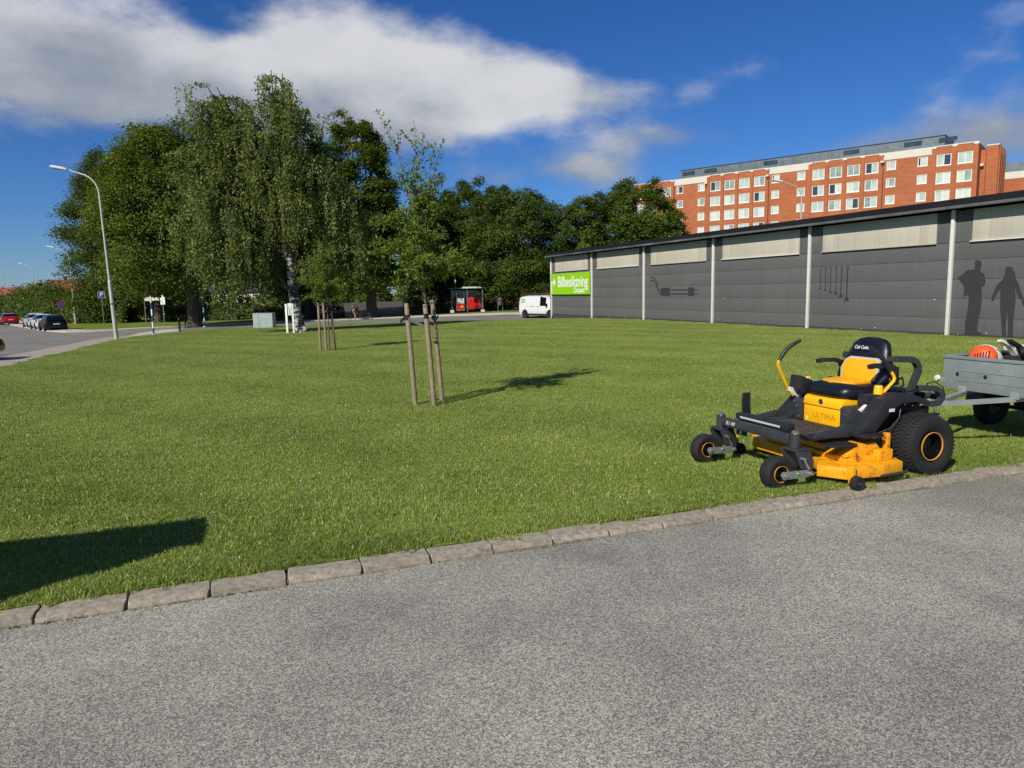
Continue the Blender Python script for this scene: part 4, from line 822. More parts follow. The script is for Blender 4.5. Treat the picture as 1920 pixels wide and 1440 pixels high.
# ------------------------------------------------------------------ zero-turn mower
M_YEL = mat('yellow_paint', '#f8b70a', .38, var=.06, vscale=9, coat=.25)
M_DECK = bpy.data.materials.new('worn_deck_paint'); M_DECK.use_nodes = True
t = M_DECK.node_tree; b = t.nodes['Principled BSDF']; b.inputs['Roughness'].default_value = .5
def NN(ty): return t.nodes.new(ty)
g = NN('ShaderNodeNewGeometry'); n1_ = NN('ShaderNodeTexNoise'); n1_.inputs['Scale'].default_value = 10; n1_.inputs['Detail'].default_value = 8; n1_.inputs['Roughness'].default_value = .72; t.links.new(g.outputs['Position'], n1_.inputs['Vector'])
c1_ = NN('ShaderNodeValToRGB'); e = c1_.color_ramp.elements; e[0].position = .29; e[0].color = lin('#4a3018'); e[1].position = .47; e[1].color = lin('#f0a411'); x_ = e.new(.39); x_.color = lin('#c47c16'); t.links.new(n1_.outputs['Fac'], c1_.inputs[0])
n2_ = NN('ShaderNodeTexNoise'); n2_.inputs['Scale'].default_value = 42; n2_.inputs['Detail'].default_value = 3; t.links.new(g.outputs['Position'], n2_.inputs['Vector']); m2_ = NN('ShaderNodeMapRange'); m2_.inputs['From Min'].default_value = .68; m2_.inputs['From Max'].default_value = .72; t.links.new(n2_.outputs['Fac'], m2_.inputs['Value'])
x2 = NN('ShaderNodeMix'); x2.data_type = 'RGBA'; x2.inputs[7].default_value = lin('#2a2522'); t.links.new(m2_.outputs[0], x2.inputs[0]); t.links.new(c1_.outputs[0], x2.inputs[6]); t.links.new(x2.outputs[2], b.inputs['Base Color'])
M_FRM = mat('charcoal_frame', '#3b3e42', .42, .2, var=.15, vscale=8); M_PLA = mat('black_plastic', '#232427', .5, var=.15, vscale=12); M_BLK = mat('matt_black', '#0d0d0e', .7)
M_TYRE = mat('rubber', '#1b1b1c', .8, var=.2, vscale=25, bump=.25, bscale=120); M_ORANGE = mat('orange_rim_ring', '#dd962c', .4); M_RIM = mat('black_rim', '#141415', .25, .3)
M_ZNC = mat('zinc_plate', '#9aa09b', .42, .6, var=.1, vscale=15); M_CHR = mat('bright_bolt', '#c9c9c4', .25, .9); M_VINYL = mat('navy_vinyl', '#0f141c', .38, var=.1, vscale=20); M_VYEL = mat('yellow_vinyl', '#f0a808', .5, var=.07, vscale=6); M_PIPING = mat('grey_piping', '#b5b3ae', .6)
M_MAT = mat('muddy_rubber_mat', '#3f3730', .9, var=.35, vscale=12, bump=.4, bscale=40); M_REFL = mat('pale_strip', '#b9bcb9', .4); M_DECAL = mat('white_decal', '#d9d9d4', .6); M_ODEC = mat('orange_decal', '#f0a020', .5)
M_STEEL = mat('dull_steel', '#6e6f70', .4, .8, var=.2, vscale=14)
mw = empty('zero_turn_mower', (3.761, 7.402, .088), R(199.6), 'yellow and black zero-turn ride-on mower parked at the edge of the lawn', 'mower')
def turf_wheel(par, x, y, Rr, Wd, sgn, lugs):
    w_ = empty('wheel', (x, y, Rr)); w_.parent = par; h = Wd / 2
    rr = .135
    prof = [(rr, -h * .72), (rr + .05, -h * .92), (Rr * .80, -h), (Rr * .93, -h * .9), (Rr * .985, -h * .62), (Rr, 0), (Rr * .985, h * .62), (Rr * .93, h * .9), (Rr * .80, h), (rr + .05, h * .92), (rr, h * .72)]
    MB().lathe(prof, 48, 'y', closed=True).build('tyre', M_TYRE, w_)
    tb = MB()
    for k in range(lugs):                      # wavy turf bars across the tread
        t0 = 2 * math.pi * k / lugs
        n = 12; vs_ = []
        for i in range(n + 1):
            u = -1 + 2 * i / n; yy = u * h * .93; dt = .055 * math.sin(u * math.pi * 2.0 + .8); rad = Rr * (1 - .015 * u * u) - (.02 if abs(u) > .8 else 0) * abs(u)
            wdt = .040 if abs(u) < .9 else .03
            for da, dr in ((-wdt, -.008), (-wdt * .8, .010), (wdt * .8, .010), (wdt, -.008)):
                a = t0 + dt + da; vs_.append(((rad + dr) * math.cos(a), yy, (rad + dr) * math.sin(a)))
        fs = [(i * 4 + j, i * 4 + j + 1, i * 4 + j + 5, i * 4 + j + 4) for i in range(n) for j in range(3)]
        tb.add(vs_, fs)
    tb.build('tread', M_TYRE, w_)
    MB().lathe([(.1375, sgn * h * .84), (.1385, sgn * h * .90), (.1315, sgn * h * .90), (.1305, sgn * h * .84)], 32, 'y', closed=True).build('rim_ring', M_ORANGE, w_)
    MB().lathe([(.128, sgn * h * .80), (.118, sgn * h * .15), (.085, sgn * h * .05), (.05, sgn * h * .12), (.045, sgn * h * .35), (0, sgn * h * .36)], 28, 'y').build('rim', M_RIM, w_)
    nb = MB()
    for k in range(5): a = k * 1.2566; nb.lathe([(.0, sgn * h * .16), (.010, sgn * h * .15), (.010, sgn * h * .02)], 6, 'y', (.066 * math.cos(a), 0, .066 * math.sin(a)))
    nb.build('wheel_nuts', M_STEEL, w_)
    return w_
turf_wheel(mw, 0, .64, .295, .32, 1, 46); turf_wheel(mw, 0, -.64, .295, .32, -1, 46)
def caster(yc):
    c = empty('front_caster', (1.44, yc, 0)); c.parent = mw
    MB().lathe([(0, .535), (.018, .535), (.034, .522), (.034, .505)], 16, 'z').build('cap', M_CHR, c)
    MB().lathe([(.030, .505), (.046, .502), (.046, .375), (.02, .375)], 18, 'z').build('pivot_tube', M_FRM, c)
    ht = .155; Rw = .158; hx = .20
    tw_ = empty('wheel', (hx, 0, Rw)); tw_.parent = c
    MB().lathe([(.078, -.055), (.10, -.07), (.135, -.068), (.152, -.045), (Rw, -.015), (Rw, .015), (.152, .045), (.135, .068), (.10, .07), (.078, .055)], 36, 'y', closed=True).build('tyre', M_TYRE, tw_)
    for s in (-1, 1):
        MB().lathe([(.0765, s * .060), (.0785, s * .0715), (.0745, s * .0715), (.0735, s * .06)], 28, 'y', closed=True).build('rim_ring', M_ORANGE, tw_)
    MB().lathe([(.073, .058), (.05, .03), (.03, .05), (0, .05)], 20, 'y').lathe([(.073, -.058), (.05, -.03), (.03, -.05), (0, -.05)], 20, 'y').build('rim', M_RIM, tw_)
    # bent plate fork over the wheel, leaning back

    for s in (-1, 1):
        MB().prism([(-.07, .372), (.05, .372), (.068, .335), (.02, .215), (-.03, .145), (-.12, .150), (-.135, .25), (-.095, .345)], s * .094 - .006, s * .094 + .006, 'xz', .002).build('fork', M_FRM, c)
        MB().prism([(hx + .048, Rw + .004), (hx + .03, Rw + .036), (hx - .03, Rw + .032), (-.055, .185), (-.105, .165), (-.105, .128), (-.03, .115), (hx + .02, Rw - .038)], s * .114 - .005, s * .114 + .005, 'xz', .002).build('link_arm', M_ZNC, c)
        MB().lathe([(0, s * .134), (.017, s * .134), (.020, s * .12)], 8, 'y', (hx, 0, Rw)).lathe([(0, s * .131), (.012, s * .131), (.014, s * .12)], 8, 'y', (.06, 0, .163)).build('bolt', M_CHR, c)
        MB().tube([(.005, s * .128, .285), (-.055, s * .128, .195)], .011, 8).tube([(.0, s * .128, .277), (-.02, s * .128, .247)], .008, 8).build('damper', M_CHR, c)
        MB().lathe([(0, s * .144), (.016, s * .144), (.016, s * .10)], 10, 'y', (.008, 0, .292)).lathe([(0, s * .144), (.014, s * .144), (.014, s * .10)], 10, 'y', (-.085, 0, .148)).build('damper_bolt', M_CHR, c)
    MB().box(-.095, .058, -.10, .10, .350, .374, .006).build('fork_top', M_FRM, c)
    return c
caster(.555); caster(-.555)
MB().box(1.395, 1.475, -.51, .51, .405, .485, .008).build('front_beam', M_FRM, mw)
for s in (-1, 1):
    MB().box(.30, 1.39, s * .40 - .035, s * .40 + .035, .385, .455, .006).build('frame_rail', M_FRM, mw)
    MB().box(-.42, .30, s * .33 - .035, s * .33 + .035, .36, .46, .006).build('frame_rail', M_FRM, mw)
MB().box(1.25, 1.345, -.44, .34, .47, .545, .018).build('foot_bar', M_PLA, mw)
MB().box(1.3455, 1.349, -.36, .24, .496, .516).build('bar_strip', M_REFL, mw)
# foot pan with muddy ribbed mat
MB().prism([(.60, .405), (1.18, .405), (1.30, .46), (1.30, .475), (1.17, .42), (.60, .42)], -.46, .50, 'xz').build('foot_pan', M_PLA, mw)
MB().box(.64, 1.16, -.36, .42, .4205, .432, .004).build('floor_mat', M_MAT, mw)
rbm = MB()
for k in range(9): rbm.box(.67 + k * .055, .69 + k * .055, -.33, .39, .4325, .440)
rbm.build('mat_ribs', M_MAT, mw)
for s in (-1, 1): MB().prism([(.58, .40), (1.20, .40), (1.12, .47), (.80, .52), (.58, .50)], s * .485 - .012, s * .485 + .012, 'xz', .004).build('pan_side', M_FRM, mw)
MB().box(.80, 1.10, .50, .66, .355, .372, .006).build('side_step', M_PLA, mw)
# cutting deck
out_ = [(.33, .66), (.40, .81), (.66, .84), (1.06, .80), (1.20, .58), (1.04, .42), (.96, .2), (.95, -.25), (.95, -.62), (.85, -.80), (.40, -.80), (.26, -.5), (.22, 0), (.26, .5)]
MB().prism(out_, .085, .195, 'xy', .010).build('deck_shell', M_DECK, mw)
MB().prism([(.42, .62), (.62, .70), (.90, .62), (.94, .42), (.90, .1), (.90, -.25), (.88, -.52), (.80, -.62), (.45, -.60), (.36, 0)], .1955, .245, 'xy', .010).build('deck_top', M_DECK, mw)
MB().prism([(.46, .2455), (.92, .2455), (.80, .345), (.56, .36)], .36, .64, 'xz', .006).build('deck_hump', M_DECK, mw)
MB().box(.43, .60, .645, .72, .1965, .30, .006).build('belt_cover', M_DECK, mw)
MB().box(.52, .88, -.50, .34, .2455, .31, .015).build('deck_cover', M_DECK, mw)
MB().tube([(.34, .80, .105), (.37, .835, .10), (.64, .852, .098), (.70, .850, .098)], .013, 8).build('trim_edge', M_FRM, mw)
MB().box(.40, .44, .60, .66, .25, .44, .004).build('lift_bracket', M_DECK, mw)
for (x, y, zz) in ((1.02, .885, .072), (1.10, -.68, .08), (1.02, .05, .08)):
    rl = MB().lathe([(.0, -.034), (.026, -.034), (.03, -.026), (.05, -.036), (.064, -.03), (.066, 0), (.064, .03), (.05, .036), (.03, .026), (.026, .034), (0, .034)], 24, 'y', (x, y, zz)).build('gauge_wheel', M_TYRE, mw)
    MB().lathe([(0, .040), (.012, .040), (.014, .03)], 8, 'y', (x, y, zz)).build('axle_bolt', M_STEEL, rl)
    MB().box(x - .018, x + .018, y - .09, y - .037, zz - .02, .22, .004).build('wheel_bracket', M_DECK, rl)
# raised rubber discharge flap on the far side
fl = []
for i in range(9):
    u = i / 8; fl.append((.92 - .0 * u + .05 * math.sin(u * 2.2) , .28 + .40 * u))
MB().prism([(x + .03, z) for x, z in fl] + [(x - .06 - .02 * (1 - i / 8), z) for i, (x, z) in reversed(list(enumerate(fl)))], -.79, -.765, 'xz').build('discharge_flap', M_PLA, mw)
# engine pedestal, front cover
MB().prism([(-.05, .43), (.615, .43), (.615, .605), (-.05, .605)], -.255, .255, 'xz', .008).build('front_cover', M_YEL, mw)
MB().prism([(-.05, .613), (.622, .613), (.612, .69), (.57, .715), (-.05, .70)], -.262, .262, 'xz', .012).build('hood', M_YEL, mw)
MB().box(.615, .66, .00, .12, .425, .436, .004).build('cover_latch', M_PLA, mw)
em = MB().lathe([(0, .006), (.020, .006), (.026, 0)], 6, 'x', (.6195, -.015, .663)).build('emblem', M_BLK, mw); MB().lathe([(.026, 0), (.033, .003), (.033, .0)], 6, 'x', (.6195, -.015, .663)).build('emblem_rim', M_CHR, em)
MB().prism([(-.012, -.010), (.010, .012), (.012, -.002)], .626, .628, 'yz').xf(Matrix.Translation((0, -.015, .663))).build('emblem_mark', M_CHR, em)
def mtext(txt, size, M4, m_, par, shear=0.0, xs=1.0, bold=0.0, ext=.0008):
    me = text_mesh(txt, size, ext, shear, xs, bold); me.materials.append(m_); o = link('lettering', me, None, par); o.matrix_local = M4; return o
FRONT = lambda x, y, z: frame((x, y, z), (0, 1, 0), (0, 0, 1), (1, 0, 0)); SIDE = lambda x, y, z: frame((x, y, z), (-1, 0, 0), (0, 0, 1), (0, 1, 0))
mtext('ULTIMA', .082, FRONT(.6165, .03, .515), mat('embossed_shadow', '#c07c08', .6), mw, 0, 1.05, .0)
mtext('Z', .046, FRONT(1.4768, -.405, .447), M_DECAL, mw, .15, 1, .0015); mtext('3', .046, FRONT(1.4768, -.372, .447), M_ODEC, mw, .15, 1, .0015); mtext('137', .046, FRONT(1.4768, -.31, .447), M_DECAL, mw, .15, 1, .0015)
for s in (-1, 1):
    MB().prism([(.30, .44), (.64, .44), (.64, .64), (.60, .66), (.30, .66)], s * .265, s * .40, 'xz', .006).build('pedestal_plate', M_FRM, mw)
    MB().lathe([(0, .008), (.011, .008), (.012, 0)], 8, 'x', (.641, s * .33, .58)).build('bolt', M_CHR, mw)
    # rear fairing sweeping up from the foot pan over the wheel
    MB().prism([(.74, .445), (.70, .47), (.55, .60), (.40, .745), (.26, .79), (.05, .775), (-.16, .70), (-.16, .655), (.02, .70), (.20, .70), (.32, .64), (.44, .53), (.52, .445)], s * .36 if s > 0 else -.60, s * .36 + .24 if s > 0 else -.36, 'xz', .014).build('fender', M_PLA, mw)
    MB().prism([(-.16, .45), (.50, .45), (.42, .54), (.30, .65), (.18, .69), (-.16, .66)], s * .42 - .04, s * .42 + .04, 'xz').build('fender_inner', M_BLK, mw)
    MB().tube([(.50, s * .61, .44), (.36, s * .615, .475), (.24, s * .60, .56), (.20, s * .58, .64)], .006, 6).build('brake_rod', M_STEEL, mw)
MB().box(.52, .76, .50, .70, .42, .445, .008).build('step_cover', M_PLA, mw)
MB().box(.46, .66, .42, .60, .375, .425, .006).build('lift_box', M_PLA, mw)
MB().box(.50, .565, .6005, .602, .39, .412).build('warning_sticker', mat('sticker', '#d8c88a', .6), mw)
MB().box(1.36, 1.39, -.36, -.22, .33, .385, .003).build('caution_plate', M_PLA, mw); MB().lathe([(0, .004), (.018, .003), (.020, 0)], 8, 'x', (1.391, -.29, .358)).build('caution_mark', M_DECAL, mw)
# engine and rear body
MB().box(-.52, -.06, -.30, .30, .42, .66, .03).build('engine', M_BLK, mw); MB().box(-.40, -.10, -.22, .22, .66, .76, .03).build('engine_cover', M_PLA, mw)
eb = MB()
for k in range(8): eb.box(-.545, -.52, -.22 + k * .055, -.195 + k * .055, .46, .62)
eb.build('engine_fins', M_STEEL, mw); MB().tube([(-.46, .20, .50), (-.60, .16, .47), (-.60, -.2, .47)], .04, 10).build('muffler', M_STEEL, mw)
MB().box(-.60, -.50, .05, .22, .36, .43, .01).build('rear_plate', M_YEL, mw)
MB().box(-1.0, -.48, -.03, .03, .40, .425, .004).build('hitch_bar', M_FRM, mw); MB().lathe([(.0, .47), (.016, .47), (.016, .38)], 10, 'z', (-.965, 0, 0)).build('hitch_pin', M_CHR, mw)
MB().tube([(-.64, .29, .40), (-.60, .27, .30), (-.62, .20, .25)], .010, 6).build('hose', M_BLK, mw)
# bars: low guard behind the seat and rear bumper
for s in (-1, 1):
    MB().bar([(-.10, s * .33, .62), (-.18, s * .33, .74), (-.285, s * .33, .95), (-.29, s * .33, 1.0), (-.25, s * .33, 1.06), (-.19, s * .33, 1.085), (.02, s * .33, 1.10)], .05, .06).build('guard_hoop', M_FRM, mw)
    MB().bar([(-.15, s * .31, .675), (-.52, s * .31, .60), (-.62, s * .31, .605), (-.665, s * .31, .65), (-.645, s * .31, .72), (-.57, s * .31, .762), (-.30, s * .31, .785)], .045, .055).build('bumper_hoop', M_FRM, mw)
MB().box(.0, .05, -.33, .33, 1.07, 1.12, .01).build('guard_crossbar', M_FRM, mw); MB().box(-.685, -.64, -.285, .285, .63, .69, .008).build('bumper_crossbar', M_FRM, mw)
mtext('Z3 137', .05, SIDE(-.40, .3345, .632).copy() @ Matrix.Rotation(R(11), 4, 'Z'), M_DECAL, mw, .15, 1, .0012)
# seat
def pad(name, secs, m_, par, n=14):
    """closed cushion lofted through (x,z) centres: list of (cx, cz, half width y, half thick, angle)"""
    vs_ = []; fs = []
    for cx, cz, hw, ht, an in secs:
        for k in range(n):
            a = 2 * math.pi * k / n; ca, sa = math.cos(a), math.sin(a); yy = hw * (abs(ca) ** .55) * (1 if ca > 0 else -1); q = ht * (abs(sa) ** .7) * (1 if sa > 0 else -1)
            vs_.append((cx - q * math.sin(an), yy, cz + q * math.cos(an)))
    L = len(secs)
    for i in range(L - 1):
        for k in range(n): fs.append((i * n + k, i * n + (k + 1) % n, (i + 1) * n + (k + 1) % n, (i + 1) * n + k))
    fs += [tuple(range(n - 1, -1, -1)), tuple((L - 1) * n + k for k in range(n))]
    o = MB().add(vs_, fs, True).build(name, m_, par, ang=70); return o
st = empty('seat', (0, 0, 0)); st.parent = mw
pad('cushion', [(.60, .765, .17, .02, 0), (.59, .77, .25, .05, 0), (.52, .775, .29, .092, 0), (.36, .77, .30, .09, 0), (.20, .775, .30, .09, 0), (.10, .80, .28, .075, .3), (.06, .81, .22, .04, .5)], M_VINYL, st)
pad('backrest', [(.10, .80, .24, .04, 1.25), (.11, .83, .30, .075, 1.3), (.085, .92, .325, .085, 1.32), (.05, 1.02, .32, .08, 1.34), (.025, 1.10, .27, .072, 1.34), (.0, 1.18, .245, .062, 1.36), (-.012, 1.24, .22, .052, 1.4), (-.022, 1.28, .165, .036, 1.45), (-.026, 1.30, .08, .015, 1.5)], M_VINYL, st)
def dish(name, poly, x0, x1, m_, par, lean=-.25, z0=1.0, piping=None):
    o = MB().prism(poly, x0, x1, 'yz', .008)
    sh = Matrix(((1, 0, lean, -lean * z0), (0, 1, 0, 0), (0, 0, 1, 0), (0, 0, 0, 1))); return o.xf(sh).build(name, m_, par)
dish('backrest_piping', [(-.225, .87), (-.25, .97), (-.215, 1.065), (-.15, 1.10), (.19, 1.10), (.235, 1.075), (.24, .96), (.215, .87), (.12, .825), (-.12, .825)], .11, .142, M_PIPING, st)
dish('backrest_insert', [(-.205, .875), (-.228, .97), (-.195, 1.055), (-.14, 1.083), (.18, 1.083), (.215, 1.065), (.22, .96), (.20, .875), (.11, .835), (-.11, .835)], .12, .150, M_VYEL, st)
for zz in (.91, .955, 1.0): dish('stitch', [(-.15, zz), (.15, zz), (.15, zz + .004), (-.15, zz + .004)], .1495, .1525, M_PIPING if False else M_YEL, st)
MB().prism([(.50, -.13), (.53, 0), (.50, .13), (.40, .20), (.20, .215), (.17, 0), (.20, -.215), (.40, -.20)], .846, .880, 'xy', .010).build('cushion_insert', M_VYEL, st)
mtext('Cub Cadet', .052, frame((.104, -.02, 1.20), (0, 1, 0), (-.2, 0, .98), (.98, 0, .2)), M_DECAL, st, .3, .80, .0006)
for s in (-1, 1):
    MB().bar([(.03, s * .33, .95), (.06, s * .34, 1.02), (.14, s * .345, 1.045), (.30, s * .345, 1.05), (.37, s * .345, 1.04)], .055, .042).build('armrest', M_PLA, st)
    MB().bar([(.02, s * .335, .84), (.03, s * .335, 1.02)], .04, .07).build('armrest_bracket', M_BLK, st)
MB().box(.10, .56, -.20, .20, .70, .745, .01).build('seat_base', M_BLK, st)
# side consoles
MB().prism([(.17, .70), (.60, .70), (.64, .76), (.62, .905), (.56, .88), (.36, .80), (.17, .80)], -.46, -.30, 'xz', .006).build('control_console', M_PLA, mw)
MB().lathe([(0, .035), (.016, .033), (.02, .0)], 10, 'z', (.45, -.375, .845)).build('throttle_knob', M_YEL, mw); MB().lathe([(0, .02), (.014, .02), (.014, 0)], 10, 'z', (.50, -.35, .862)).build('key_switch', M_DECAL, mw); MB().box(.30, .38, -.42, -.37, .81, .822).build('console_label', M_DECAL, mw)
MB().lathe([(0, .05), (.022, .05), (.022, 0)], 12, 'z', (.12, -.42, .80)).build('oil_cap', M_BLK, mw)
MB().box(.10, .46, .29, .42, .66, .775, .02).build('tank', M_PLA, mw)
MB().lathe([(0, .085), (.034, .085), (.040, .075), (.047, .0)], 14, 'z', (.30, .40, .775)).build('fuel_cap', M_YEL, mw)
# steering levers
def lever(pts, grip, par_y, foot):
    lv = empty('steering_lever', (0, 0, 0)); lv.parent = mw
    MB().tube(pts, .017, 10).build('lever_tube', M_YEL, lv); MB().tube(grip, [.019, .022, .022, .021, .016], 10).build('grip', M_PLA, lv)
    MB().prism(foot, par_y - .02, par_y + .02, 'xz', .003).build('lever_foot', M_DECAL, lv)
lever([(.42, .43, .64), (.34, .42, .72), (.12, .41, .89), (.105, .405, .92), (.12, .40, .955), (.155, .395, 1.0)], [(.15, .395, .99), (.19, .39, 1.05), (.25, .38, 1.13), (.31, .36, 1.19), (.375, .34, 1.24)], .41, [(.52, .60), (.36, .66), (.33, .735), (.39, .745), (.45, .69), (.55, .635)])
lever([(.62, -.42, .68), (.69, -.42, .75), (.835, -.41, 1.02), (.84, -.405, 1.05), (.825, -.40, 1.075)], [(.83, -.40, 1.065), (.80, -.395, 1.12), (.75, -.385, 1.185), (.68, -.37, 1.235), (.60, -.35, 1.275)], -.42, [(.50, .655), (.58, .66), (.70, .735), (.68, .775), (.62, .76), (.54, .69)])

# ------------------------------------------------------------------ garden trailer and leaf blower
M_GALV = mat('galvanised_steel', '#828b87', .5, .1, var=.13, vscale=5, bump=.05, bscale=60); M_GALV2 = mat('galvanised_tube', '#989f9b', .45, .25, var=.1, vscale=8)
tr = empty('garden_trailer', (3.761, 7.402, .1), R(199.6), 'small galvanised box trailer hitched behind the mower', 'trailer')
fx, zb, ztp = -1.75, .575, .955
MB().box(fx - .03, fx, -.56, .74, zb, ztp, .004).build('front_panel', M_GALV, tr)
fr_ = MB()
for a in ((-.40, .60, .800, .806), (-.40, .60, .690, .696)): fr_.box(fx + .0005, fx + .006, a[0], a[1], a[2], a[3])
fr_.box(fx + .0005, fx + .006, -.406, -.40, .69, .806); fr_.build('pressed_bead', M_GALV2, tr)
MB().prism([(-.57, .94), (.75, .94), (.75, .975), (-.57, .975)], fx - .045, fx + .012, 'yz', .004).build('rim', M_GALV, tr)
for s in (-1, 1):
    ys = -.55 if s < 0 else .73
    MB().box(-3.85, fx - .031, ys - .012, ys + .012, zb, ztp, .004).build('side_panel', M_GALV, tr)
    MB().box(-3.85, fx - .05, ys - .025, ys + .025, .956, .978, .004).build('side_rim', M_GALV, tr)
    MB().tube([(-1.00, s * .03, .515), (-1.78, s * .30, .545), (-2.3, s * .46, .55)], .034, 4, smooth=False).build('drawbar', M_GALV2, tr)
    MB().box(-1.84, -1.745, s * .31 - .05, s * .31 + .05, .55, .625, .004).build('bracket', M_GALV2, tr)
    wl = empty('wheel', (-2.82, -.72 if s < 0 else .90, .27)); wl.parent = tr
    MB().lathe([(.12, -.06), (.20, -.075), (.255, -.06), (.27, -.02), (.27, .02), (.255, .06), (.20, .075), (.12, .06)], 32, 'y', closed=True).build('tyre', M_TYRE, wl); MB().lathe([(.125, .055), (.09, .03), (.04, .045), (0, .045)], 18, 'y').lathe([(.125, -.055), (.09, -.03), (.04, -.045), (0, -.045)], 18, 'y').build('rim', M_STEEL, wl)
    MB().prism([(-.33, .02), (-.30, .22), (-.16, .34), (.16, .34), (.30, .22), (.33, .02), (.30, .02), (.27, .20), (.14, .31), (-.14, .31), (-.27, .20), (-.30, .02)], -.11, .11, 'xz').build('mudguard', M_PLA, wl)
MB().box(-3.85, fx - .031, -.536, .716, zb, zb + .02).build('floor', M_GALV, tr); MB().box(-3.88, -3.851, -.56, .74, zb, ztp).build('tailgate', M_GALV, tr)
MB().tube([(-2.82, -.70, .27), (-2.82, .88, .27)], .025, 8).box(-2.87, -2.77, -.4, .4, .29, .575).build('axle', M_BLK, tr)
for y in (-.375, -.03): MB().lathe([(0, .012), (.012, .012), (.020, .004), (.021, 0)], 14, 'x', (fx + .0065, y, .762)).build('bolt_cap', M_BLK, tr)
MB().box(-1.12, -.95, -.05, .05, .485, .545, .008).build('coupling', M_GALV2, tr); MB().lathe([(0, .60), (.018, .60), (.018, .54)], 10, 'z', (-.985, 0, 0)).build('coupling_pin', M_CHR, tr)
MB().box(-1.78, -1.745, -.64, -.53, .635, .70, .003).build('lamp_bracket', M_GALV, tr); MB().lathe([(0, .03), (.03, .025), (.036, .0)], 18, 'x', (-1.74, -.625, .69)).build('reflector', M_DECAL, tr)
MB().tube([(-1.06, -.02, .52), (-1.02, -.12, .62), (-1.10, -.24, .70), (-1.20, -.22, .72), (-1.26, -.16, .66), (-1.20, -.08, .58)], .008, 6).tube([(-1.10, -.06, .53), (-1.2, -.2, .64)], .026, 8).build('cable', M_BLK, tr)
bl = empty('leaf_blower', (3.761 - .942 * .12 - .335 * .16, 7.402 - .335 * .12 + .942 * .16, .145), R(199.6), 'orange and white backpack leaf blower lying in the trailer', 'blower')
M_ORNG = mat('orange_plastic', '#e3561a', .4); M_WPL = mat('white_plastic', '#cfcfc8', .45, var=.05, vscale=12)
C0 = Vector((-2.12, -.10, .905)); ax = Vector((.90, .36, .22)).normalized()       # fan axis, cover towards the camera
q4 = ax.to_track_quat('Y', 'Z').to_matrix().to_4x4(); q4.translation = C0
MB().lathe([(0, .10), (.06, .098), (.115, .08), (.142, .045), (.148, .0)], 28, 'y').xf(q4).build('fan_cover', M_ORNG, bl)
sl_ = MB()
for k in range(6): sl_.box(-.085 + k * .028, -.072 + k * .028, .082, .103, -.07 + .006 * k, .07 - .008 * k)
sl_.xf(q4).build('grille_slot', M_BLK, bl)
MB().lathe([(.150, .002), (.166, -.03), (.172, -.12), (.15, -.20), (.08, -.23), (0, -.23)], 28, 'y').xf(q4).build('fan_housing', M_WPL, bl)
MB().box(-2.62, -2.30, -.12, .22, .62, .98, .05).build('engine_case', M_PLA, bl); MB().box(-2.50, -2.36, -.05, .16, .98, 1.06, .03).build('filter_cover', M_WPL, bl)
MB().bar([(-2.10, .10, 1.12), (-2.22, .12, 1.06), (-2.34, .14, .92), (-2.36, .15, .78)], .07, .03).build('harness_strap', M_WPL, bl); MB().bar([(-2.16, .16, 1.12), (-2.30, .18, 1.05), (-2.42, .20, .90)], .06, .035).build('back_frame', M_BLK, bl)
MB().tube([(-2.3, .22, .98), (-2.36, .34, 1.04), (-2.5, .42, .98), (-2.56, .40, .84)], .055, 12).build('air_hose', M_BLK, bl)
hs__ = MB()
for k in range(6): u = k / 5; hs__.lathe([(.050, -.008), (.063, 0), (.050, .008)], 12, 'x', (-2.30 - .2 * u, .22 + .2 * u, .98 + .06 * math.sin(u * 3.1)))
hs__.build('hose_rib', M_PLA, bl); MB().tube([(-2.42, .34, .96), (-2.44, .36, 1.20)], [.028, .022], 10).build('control_handle', M_PLA, bl)

